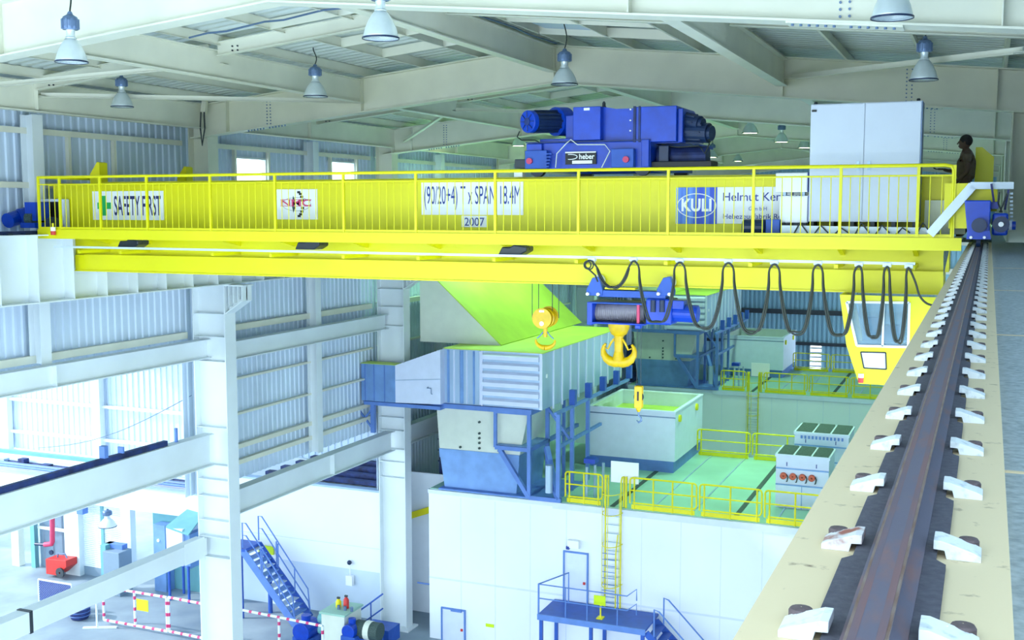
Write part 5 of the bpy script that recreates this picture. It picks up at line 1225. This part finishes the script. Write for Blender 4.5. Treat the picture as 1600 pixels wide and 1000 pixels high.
# finned motors at right
for (pa, pb, r_m) in (((1056, 186), (1094, 193), .13), ((1056, 206), (1108, 208), .17)):
    p0 = pt_(pa[0], pa[1], YT+.4); p1 = pt_(pb[0], pb[1], YT+.25); g = G(); g.cyl(p0, p1, r_m, 22); tp(g, 'finned_motor', 'motor_dark')
    d2 = (p1-p0).normalized(); rr = d2.cross(Vector((0, 0, 1))).normalized(); uu = rr.cross(d2)
    for k in range(8):
        a = 2*math.pi*k/8; off = (rr*math.cos(a)+uu*math.sin(a))*(r_m+.005); g = G(); g.bar(p0+off, p0.lerp(p1, .85)+off, .022, .022); tp(g, 'cooling_fin', 'motor_dark')
    g = G(); g.cyl(p1, p1+d2*.06, r_m*.75, 18); tp(g, 'motor_cap', 'motor_dark')
tb(1056, 1064, 172, 224, YT+.1, YT+1.0, 'motor_flange', 'machine_blue')
g = G(); g.tube([pt_(1108, 215, YT+.2), pt_(1108, 226, YT+.1), pt_(1101, 240, YT+.1), pt_(1096, 232, YT+.1), pt_(1092, 228, YT+.3), pt_(1060, 230, YT+.3), pt_(1035, 227, YT+.3)], .012, 6)
tp(g, 'power_cable', 'cable_black'); g = G(); g.tube([pt_(812, 205, YT-.1), pt_(808, 214, YT-.1), pt_(815, 219, YT), pt_(836, 219, YT), pt_(842, 222, YT-.06)], .012, 6); tp(g, 'power_cable', 'cable_black')
g = G(); g.tube([pt_(868, 262, YT-.1), pt_(870, 240, YT-.12), pt_(885, 224, YT-.1), pt_(892, 218, YT-.06), pt_(902, 226, YT-.06), pt_(945, 226, YT-.06), pt_(953, 236, YT-.1), pt_(940, 262, YT-.1)], .009, 6); tp(g, 'tan_cable', 'hopper_cream')
for x in (TX(835), TX(1000)):
    for y in (19.35, 22.05): g = G(); g.cyl((x, y-.06, .70), (x, y+.06, .70), .14, 20); tp(g, 'trolley_wheel', 'motor_dark')
g = G(); g.box(TX(805), TX(818), YT-.05, YT+.1, .56, .68); tp(g, 'white_limit_box', 'sign_white')
# deck plate under the housings
g = G(); g.box(TX(822), TX(1056), YT+.3, 22.0, TZ(224), TZ(219)); tp(g, 'deck_plate')
g = G(); g.cyl((TX(870), 20.3, TZ(240)), (TX(985), 20.3, TZ(240)), .25, 20); tp(g, 'rope_drum', 'drum_grey')

# ---- auxiliary hoist under the girder
YH = 18.6
def HP(px, py, y=YH): return P(px, py, Y=y)
t = thing('auxiliary_hoist', 'blue auxiliary rope hoist slung below the crane beam beside the big hook', 'hoist', (HP(1000, 480).x, YH+.3, HP(1000, 510).z))
def hb(px0, px1, py0, py1, y0, y1, nm, m='machine_blue', bevel=.01):
    a = HP(px0, py0); b = HP(px1, py1); g = G(); g.box(a.x, b.x, y0, y1, b.z, a.z); return g.build(nm, m, t, bevel=bevel)
hb(936, 1040, 453, 467, YH, YH+.25, 'cross_beam', 'stair_blue')
hb(924, 1006, 471, 476, YH-.1, YH+.5, 'drum_frame', 'stair_blue'); hb(920, 928, 471, 507, YH-.1, YH+.5, 'drum_frame', 'machine_blue'); hb(922, 1010, 502, 508, YH-.1, YH+.5, 'drum_frame', 'machine_blue')
a = HP(928, 489); b = HP(1004, 489); g = G(); g.cyl((a.x, YH+.2, a.z), (b.x, YH+.2, b.z), .155, 24); g.build('rope_drum', 'drum_grey', t, smooth=True)
g = G()
for k in range(24): x = a.x+(b.x-a.x)*(k+.5)/24; g.tube([(x, YH+.2+.158*math.cos(q), a.z+.158*math.sin(q)) for q in [2*math.pi*j/18 for j in range(18)]], .008, 4, close=True)
g.build('wound_rope', 'drum_grey', t)
hb(996, 1000, 474, 506, YH-.05, YH, 'rope_guide', 'pink_red')
for px in (932, 1043):
    c = HP(px, 434); g = G(); g.cyl((c.x, YG-.26, -1.25), (c.x, YG-.19, -1.25), .10, 22); g.build('wheel', 'hopper_cream', t)
    g = G(); w = .10; zb2 = HP(px, 462).z
    g.prism([(c.x-w*.7, c.z+.0), (c.x+w*.5, c.z+.02), (c.x+w*1.2, c.z-.22), (c.x+w*1.1, zb2), (c.x-w*1.8, zb2), (c.x-w*1.8, zb2+.1)], 'y', YH-.02, YH+.1); g.build('side_plate', 'stair_blue', t, bevel=.01)
    g = G()
    for o in (-1.4, .5): g.cyl((c.x+w*o, YH-.03, zb2+.03), (c.x+w*o, YH-.08, zb2+.03), .028, 12)
    g.build('pins', 'sign_white', t)
hb(1010, 1050, 466, 508, YH-.05, YH+.4, 'gear_housing', 'machine_blue', .03)
a = HP(1048, 490); b = HP(1088, 492); g = G(); g.cyl((a.x, YH+.15, a.z), (b.x, YH+.15, b.z), .15, 22); g.build('hoist_motor', 'machine_blue', t, bevel=.02)
a = HP(1050, 474); g = G(); g.box(a.x, a.x+.2, YH, YH+.3, a.z-.1, a.z+.05); g.build('terminal_box', 'machine_blue', t, bevel=.01)
g = G()
for px in (1022, 1036): c = HP(px, 476); g.cyl((c.x, YH-.06, c.z+.08), (c.x, YH-.06, c.z-.12), .045, 12)
g.build('brake_cylinders', 'motor_dark', t)
hb(992, 1000, 508, 514, YH, YH+.15, 'limit_switch', 'machine_blue')
hb(945, 992, 449, 453, YH, YH+.2, 'yellow_bar', 'rail_yellow', 0)

# ---- hook blocks
def rope(p, q, t, r=.008): g = G(); g.cyl(p, q, r, 6); g.build('rope', 'rope_steel', t)
# 20 t block
yh = 20.35
c = P(849, 497, Y=yh); t = thing('hook_block', 'yellow twin-sheave hook block on four ropes, left of the blue hoist', 'hook block', (c.x, yh, P(850, 545, Y=yh).z))
g = G(); g.cyl((c.x, yh-.09, c.z), (c.x, yh-.07, c.z), .20, 32); g.build('cheek_plate', 'hook_yellow', t, bevel=.004)
g = G(); g.cyl((c.x+.05, yh+.16, c.z+.02), (c.x+.05, yh+.18, c.z+.02), .20, 32); g.build('cheek_plate', 'hook_yellow', t, bevel=.004)
g = G(); g.lathe((c.x+.02, yh, c.z+.0), [(.19, -.05), (.15, -.02), (.15, .03), (.19, .06)], 28, 'y'); g.lathe((c.x+.03, yh+.09, c.z), [(.19, -.02), (.16, 0), (.19, .05)], 28, 'y'); g.cyl((c.x+.02, yh-.07, c.z), (c.x+.04, yh+.16, c.z), .15, 20); g.build('sheaves', 'hook_yellow', t)
g = G(); g.cyl((c.x, yh-.1, c.z-.10), (c.x, yh-.095, c.z-.10), .045, 12); g.box(c.x-.05, c.x+.05, yh-.1, yh-.092, c.z+.12, c.z+.16); g.build('load_plate', 'sign_white', t)
def hook_curve(cx_, cy_, z0, R, rr, double=False):
    """crane hook outline: list of centre points and radii"""
    pts = []; rad = []
    for k in range(15):
        a = math.radians(205 + 235*k/14 - 25) if not double else 0
        pts.append(Vector((cx_+R*math.cos(a), cy_, z0+R*math.sin(a)))); rad.append(rr*(.35+.65*math.sin(math.pi*min(1, (k+1)/13))))
    return pts, rad
def ramshorn(t, cx_, cy_, zs, R, rr, m='hook_yellow'):
    for sg in (-1, 1):
        pts = []; rad = []
        for k in range(13):
            f = k/12; a = math.radians(-90 + sg*0) ; ang = -math.pi/2 + f*math.radians(140)
            pts.append(Vector((cx_+sg*R*.52*(1)+sg*R*.50*math.sin((f)*2.35)-sg*R*.5*(1-f)*1.0, cy_, zs-R*.42*math.cos((f)*2.35)*1.0)))
            rad.append(rr*(1.0-.72*f))
        g = G(); g.tube(pts, rad, 12); g.build('hook_horn', m, t, smooth=True)
g = G(); z0 = c.z-.20; g.cyl((c.x+.03, yh+.03, z0+.02), (c.x+.03, yh+.03, z0-.17), .045, 14, .04); g.build('shank', 'hook_yellow', t)
ramshorn(t, c.x+.03, yh+.03, P(850, 536, Y=yh).z, .22, .055)
g = G()
for sg in (-1, 1): g.tube([(c.x+.03+sg*.03, yh+.03, z0-.06), (c.x+.03+sg*.1, yh+.03, z0-.14), (c.x+.03+sg*.17, yh+.03, z0-.2)], .014, 6)
g.build('safety_latch', 'lamp_blue', t)
for px in (831, 841): q = P(px, 480, Y=yh-.02); rope((q.x, yh-.0, c.z), (q.x, yh, .45), t)
for px in (863, 873): q = P(px, 480, Y=yh+.1); rope((q.x, yh+.1, c.z), (q.x, yh+.1, .45), t)
# main 90 t hook
c = P(967, 516, Y=yh); t = thing('main_hook', 'large yellow double-horn hook hanging below the blue hoist drum', 'hook', (c.x, yh, P(967, 577, Y=yh).z))
g = G(); g.lathe((c.x, yh, c.z), [(.001, .25), (.2, .25), (.2, .05), (.15, -.07), (.10, -.1), (.085, -.14), (.08, -.45), (.09, -.5)], 26); g.build('crosshead', 'hook_yellow', t, smooth=True)
zb3 = P(967, 560, Y=yh).z
for sg in (-1, 1):
    pts = []; rad = []; R = .31
    prof = [(0, -.06, .105), (.08, -.075, .10), (.16, -.06, .092), (.24, -.01, .08), (.295, .07, .062), (.31, .15, .046), (.29, .22, .034), (.255, .27, .024)]
    g = G(); g.tube([(c.x+sg*x, yh, zb3+z) for x, z, r in prof], [r for x, z, r in prof], 14); g.build('hook_horn', 'hook_yellow', t, smooth=True)
    g = G(); g.tube([(c.x+sg*.08, yh-.03, c.z-.16), (c.x+sg*.14, yh-.04, c.z-.24), (c.x+sg*.2, yh-.04, c.z-.36), (c.x+sg*.26, yh-.03, zb3+.2)], [.02, .022, .018, .014], 8); g.build('safety_latch', 'hook_yellow', t, smooth=True)
g = G(); g.lathe((c.x, yh, zb3), [(.12, -.04), (.10, .06), (.085, .13)], 20); g.build('shank_root', 'hook_yellow', t, smooth=True)
for dx in (-.09, -.03, .03, .09): rope((c.x+dx, yh, c.z+.2), (c.x+dx, yh, .45), t, .01)
# auxiliary 4 t hook
ya = YH+.15
c = P(998, 622, Y=ya); t = thing('small_hook_block', 'slim yellow hook block dangling in front of the pale exhaust box', 'hook block', (c.x, ya, P(998, 662, Y=ya).z))
zt2 = P(998, 603, Y=ya).z; zb4 = P(998, 640, Y=ya).z
g = G(); g.box(c.x-.07, c.x+.07, ya-.05, ya-.025, zb4+.03, zt2); g.box(c.x-.07, c.x+.07, ya+.025, ya+.05, zb4+.03, zt2); g.build('cheek_plates', 'hook_yellow', t, bevel=.02)
g = G(); g.cyl((c.x, ya-.025, c.z+.02), (c.x, ya+.025, c.z+.02), .085, 22); g.build('sheave', 'dark_grey', t)
g = G(); g.box(c.x-.015, c.x+.015, ya-.056, ya-.05, c.z-.04, c.z+.12); g.build('slot', 'black', t)
g = G(); g.lathe((c.x, ya, zb4), [(.05, .05), (.045, .0), (.02, -.04)], 14); g.build('swivel', 'hook_yellow', t)
g = G(); g.tube([(c.x, ya, zb4-.02), (c.x, ya, zb4-.1), (c.x+.045, ya, zb4-.14), (c.x+.05, ya, zb4-.19), (c.x+.005, ya, zb4-.225), (c.x-.035, ya, zb4-.19)], [.015, .016, .018, .02, .02, .008], 8); g.build('hook', 'lamp_blue', t, smooth=True)
for px in (995, 1001): q = P(px, 600, Y=ya); rope((q.x, ya, c.z), (q.x, ya, P(998, 508, Y=ya).z), t, .005)

# ---- high-bay lamps
def highbay(x, y, zr, label, lit, cordtop, s=1.0, m='aluminium'):
    t = thing('high_bay_lamp', label, 'lamp', (x, y, zr))
    g = G(); g.lathe((x, y, zr), [(.25*s, 0), (.245*s, .03), (.215*s, .12), (.165*s, .215), (.115*s, .28), (.085*s, .31), (.085*s, .33)], 32); g.build('reflector', m, t, smooth=True, solid=.006)
    g = G(); g.lathe((x, y, zr), [(.262*s, -.008), (.262*s, .01), (.25*s, .014), (.25*s, -.008), (.262*s, -.008)], 32); g.build('rim', 'motor_dark', t)
    g = G(); g.lathe((x, y, zr), [(.075*s, .32), (.065*s, .36), (.07*s, .42), (.075*s, .43)], 20); g.build('neck', 'aluminium', t, smooth=True)
    g = G(); g.lathe((x, y, zr), [(.001, .42), (.12*s, .43), (.135*s, .47), (.135*s, .55), (.11*s, .60), (.05*s, .63), (.03*s, .67), (.001, .68)], 20)
    for k in range(10):
        a = 2*math.pi*k/10; g.bar((x+.13*s*math.cos(a), y+.13*s*math.sin(a), zr+.44), (x+.13*s*math.cos(a), y+.13*s*math.sin(a), zr+.57), .025, .02, (math.cos(a), math.sin(a), 0))
    g.build('ballast_housing', 'lamp_blue', t)
    g = G(); n = 8; g.tube([(x+.04*math.sin(k/n*5.0)*(1 if lit is False else .3), y, zr+.67+(cordtop-zr-.67)*k/n) for k in range(n+1)], .012, 6); g.build('cord', 'cable_black', t)
    g = G(); g.sphere((x, y, zr+.12), .07*s, sc=(1, 1, 1.5)); b_ = g.build('bulb', 'lamp_glow' if lit else 'sign_white', t)
    g = G(); g.lathe((x, y, zr+.004), [(.001, 0), (.24*s, 0)], 28); g.build('cover_glass', 'lamp_glow' if lit else 'lens_clear', t)
    if lit:
        l = lamp_light('SPOT', 'lamp_light', (x, y, zr-.02), lit, (0.50, 1.0, 0.66), .22); l.data.spot_size = math.radians(115); l.data.spot_blend = .5; l.parent = t; l.location = (0, 0, -.03)
    return t
ZL = 2.35
def lp(px, py): return P(px, py, Z=ZL)
lamps = [((112, 97), 'unlit high-bay lamp at the upper left, the leftmost large one', 0), ((191, 167), 'smaller unlit high-bay lamp at left below the leftmost large one', 0), ((595, 60), 'large unlit high-bay lamp hanging at the top edge left of centre', 0),
  ((493, 151), 'unlit high-bay lamp hanging on a curved cord in front of the second rafter', 0), ((882, 132), 'unlit high-bay lamp hanging above the blue trolley', 0), ((1394, 28), 'largest high-bay lamp cut off by the top edge at right', 0),
  ((1443, 125), 'unlit high-bay lamp at the upper right above the grey cabinet', 0),
  ((713, 222), 'lit green-glowing high-bay lamp above the span sign', 1500), ((1172, 208), 'lit high-bay lamp right of the blue trolley, the first of the glowing row', 1500), ((1221, 222), 'lit high-bay lamp in the middle of the glowing row', 1500), ((1257, 231), 'lit high-bay lamp touching the left edge of the grey cabinet', 1500),
  ((1461, 226), 'brightest lit high-bay lamp left of the person', 1500), ((1113, 246), 'distant lit high-bay lamp beside the trolley motors', 1500), ((1153, 252), 'most distant lit high-bay lamp in the gap above the railing', 1500), ((810, 228), 'distant lit high-bay lamp left of the blue trolley', 1500)]
for (p, l, w) in lamps:
    s_ = {(112, 97): .84, (595, 60): .84, (1394, 28): .80, (1443, 125): .85, (191, 167): .92}.get(p, 1.0)
    q = P(*p, Z=ZL*s_); highbay(q.x, q.y, ZL*s_, l, w if w else False, deck_z(q.x)+.03, s_)
q = P(180, 818, Y=33.0); highbay(q.x, 32.6, q.z, 'white high-bay lamp hanging low in front of the roller shutter', False, fz0, 1.3, 'mezz_white')

# ---- person on the crane
def skin_chain(name, pts, radii, edges, m, parent, root=0, sub=2):
    me = bpy.data.meshes.new(name); org = wloc(parent)
    me.from_pydata([tuple(Vector(p)-org) for p in pts], edges, []); o = bpy.data.objects.new(name, me); COL.objects.link(o); o.parent = parent
    o.modifiers.new('skin', 'SKIN'); sl = me.skin_vertices[0].data
    for i, r in enumerate(radii): sl[i].radius = r if isinstance(r, tuple) else (r, r); sl[i].use_root = (i == root)
    s_ = o.modifiers.new('sub', 'SUBSURF'); s_.levels = sub; s_.render_levels = sub
    me.materials.append(M_[m])
    for p in me.polygons: p.use_smooth = True
    return o
yP = 20.4; hp = P(1505, 213, Y=yP); px_ = hp.x; H0 = ZP+.0
zfoot = .42; 
ztop = hp.z; Hh = 1.68; zf = ztop-Hh
t = thing('person', 'person in a brown shirt standing on the crane with one arm reaching left', 'person', (px_, yP, zf))
g = G(); g.box(px_-.35, px_+.5, yP-.35, yP+.45, zf-.06, zf-.004); part(g, 'standing_platform', 'grille_dark')
b = lambda x, y, z: (px_+.06+x, yP+y, zf+z)
pts = [b(0, 0, .92), b(0, 0, 1.08), b(.005, 0, 1.25), b(0, 0, 1.38), b(-.01, 0, 1.47), b(-.02, 0, 1.53),
       b(.02, .19, 1.36), b(-.06, .24, 1.12), b(-.28, .20, 1.12), b(-.36, .18, 1.15),
       b(.02, -.19, 1.36), b(.03, -.24, 1.10), b(-.12, -.24, .93), b(-.19, -.22, .90),
       b(0, .09, .86), b(-.01, .10, .48), b(0, .10, .09), b(-.12, .11, .03), b(0, -.09, .86), b(.01, -.10, .48), b(.02, -.10, .09), b(-.10, -.11, .03)]
rad = [(.15, .12), (.13, .11), (.16, .12), (.15, .10), .055, .05, .055, .042, .032, .026, .055, .042, .032, .026, .085, .06, .042, .035, .085, .06, .042, .035]
ed = [(0, 1), (1, 2), (2, 3), (3, 4), (4, 5), (3, 6), (6, 7), (7, 8), (8, 9), (3, 10), (10, 11), (11, 12), (12, 13), (0, 14), (14, 15), (15, 16), (16, 17), (0, 18), (18, 19), (19, 20), (20, 21)]
body = skin_chain('body', pts, rad, ed, 'skin_dark', t)
sh_pts = [b(0, 0, .93), b(0, 0, 1.08), b(.005, 0, 1.25), b(0, 0, 1.385), b(.02, .19, 1.365), b(-.02, .225, 1.22), b(.02, -.19, 1.365), b(.025, -.225, 1.22)]
skin_chain('shirt', sh_pts, [(.17, .135), (.15, .125), (.18, .135), (.165, .115), .072, .062, .072, .062], [(0, 1), (1, 2), (2, 3), (3, 4), (4, 5), (3, 6), (6, 7)], 'shirt_brown', t)
skin_chain('trousers', [b(0, 0, .95), b(0, 0, .88), b(0, .09, .82), b(-.01, .10, .48), b(0, .10, .08), b(0, -.09, .82), b(.01, -.10, .48), b(.02, -.10, .08)], [(.155, .125), (.16, .13), .1, .075, .06, .1, .075, .06], [(0, 1), (1, 2), (2, 3), (3, 4), (1, 5), (5, 6), (6, 7)], 'trouser_dark', t)
# head with face turned left
g = G(); hc = Vector(b(-.03, 0, 1.575)); g.sphere(hc, .1, 20, 14, (.95, .78, 1.12)); g.sphere(hc+Vector((-.035, 0, -.055)), .06, 14, 10, (1, .9, .8))
g.bar(hc+Vector((-.09, 0, .02)), hc+Vector((-.118, 0, -.025)), .022, .02); g.sphere(hc+Vector((-.088, 0, -.055)), .018, 10, 8, (.7, 1.4, .6))
for sg in (-1, 1): g.sphere(hc+Vector((.0, sg*.08, -.005)), .024, 10, 8, (.8, .4, 1.3)); g.sphere(hc+Vector((-.082, sg*.03, .015)), .012, 8, 6)
g.build('head', 'skin_dark', t, smooth=True)
g = G(); g.sphere(hc+Vector((.018, 0, .03)), .106, 20, 14, (.98, .84, 1.0)); g.build('hair', 'hair_black', t, smooth=True)
for (w0, dr) in ((Vector(b(-.36, .18, 1.15)), Vector((-1, -.05, .02))), (Vector(b(-.19, -.22, .90)), Vector((-.8, 0, -.5)))):
    dr = dr.normalized(); sd = Vector((0, 1, 0)); upn = dr.cross(sd).normalized()
    g = G(); g.bar(w0-dr*.01, w0+dr*.085, .075, .028); g.build('palm', 'skin_dark', t, bevel=.01)
    for k, (o_, L_) in enumerate(((-.028, .065), (-.009, .075), (.010, .07), (.028, .055))):
        r0 = w0+dr*.08+sd*o_; g = G(); g.tube([r0, r0+dr*L_*.5, r0+dr*L_*.85-upn*.012, r0+dr*L_-upn*.025], [.009, .0085, .008, .006], 8); g.build('finger', 'skin_dark', t, smooth=True)
    r0 = w0+dr*.02-sd*.036; g = G(); g.tube([r0, r0+dr*.03-sd*.018, r0+dr*.055-sd*.02], [.011, .01, .007], 8); g.build('thumb', 'skin_dark', t, smooth=True)

# ================================================================== outside ground
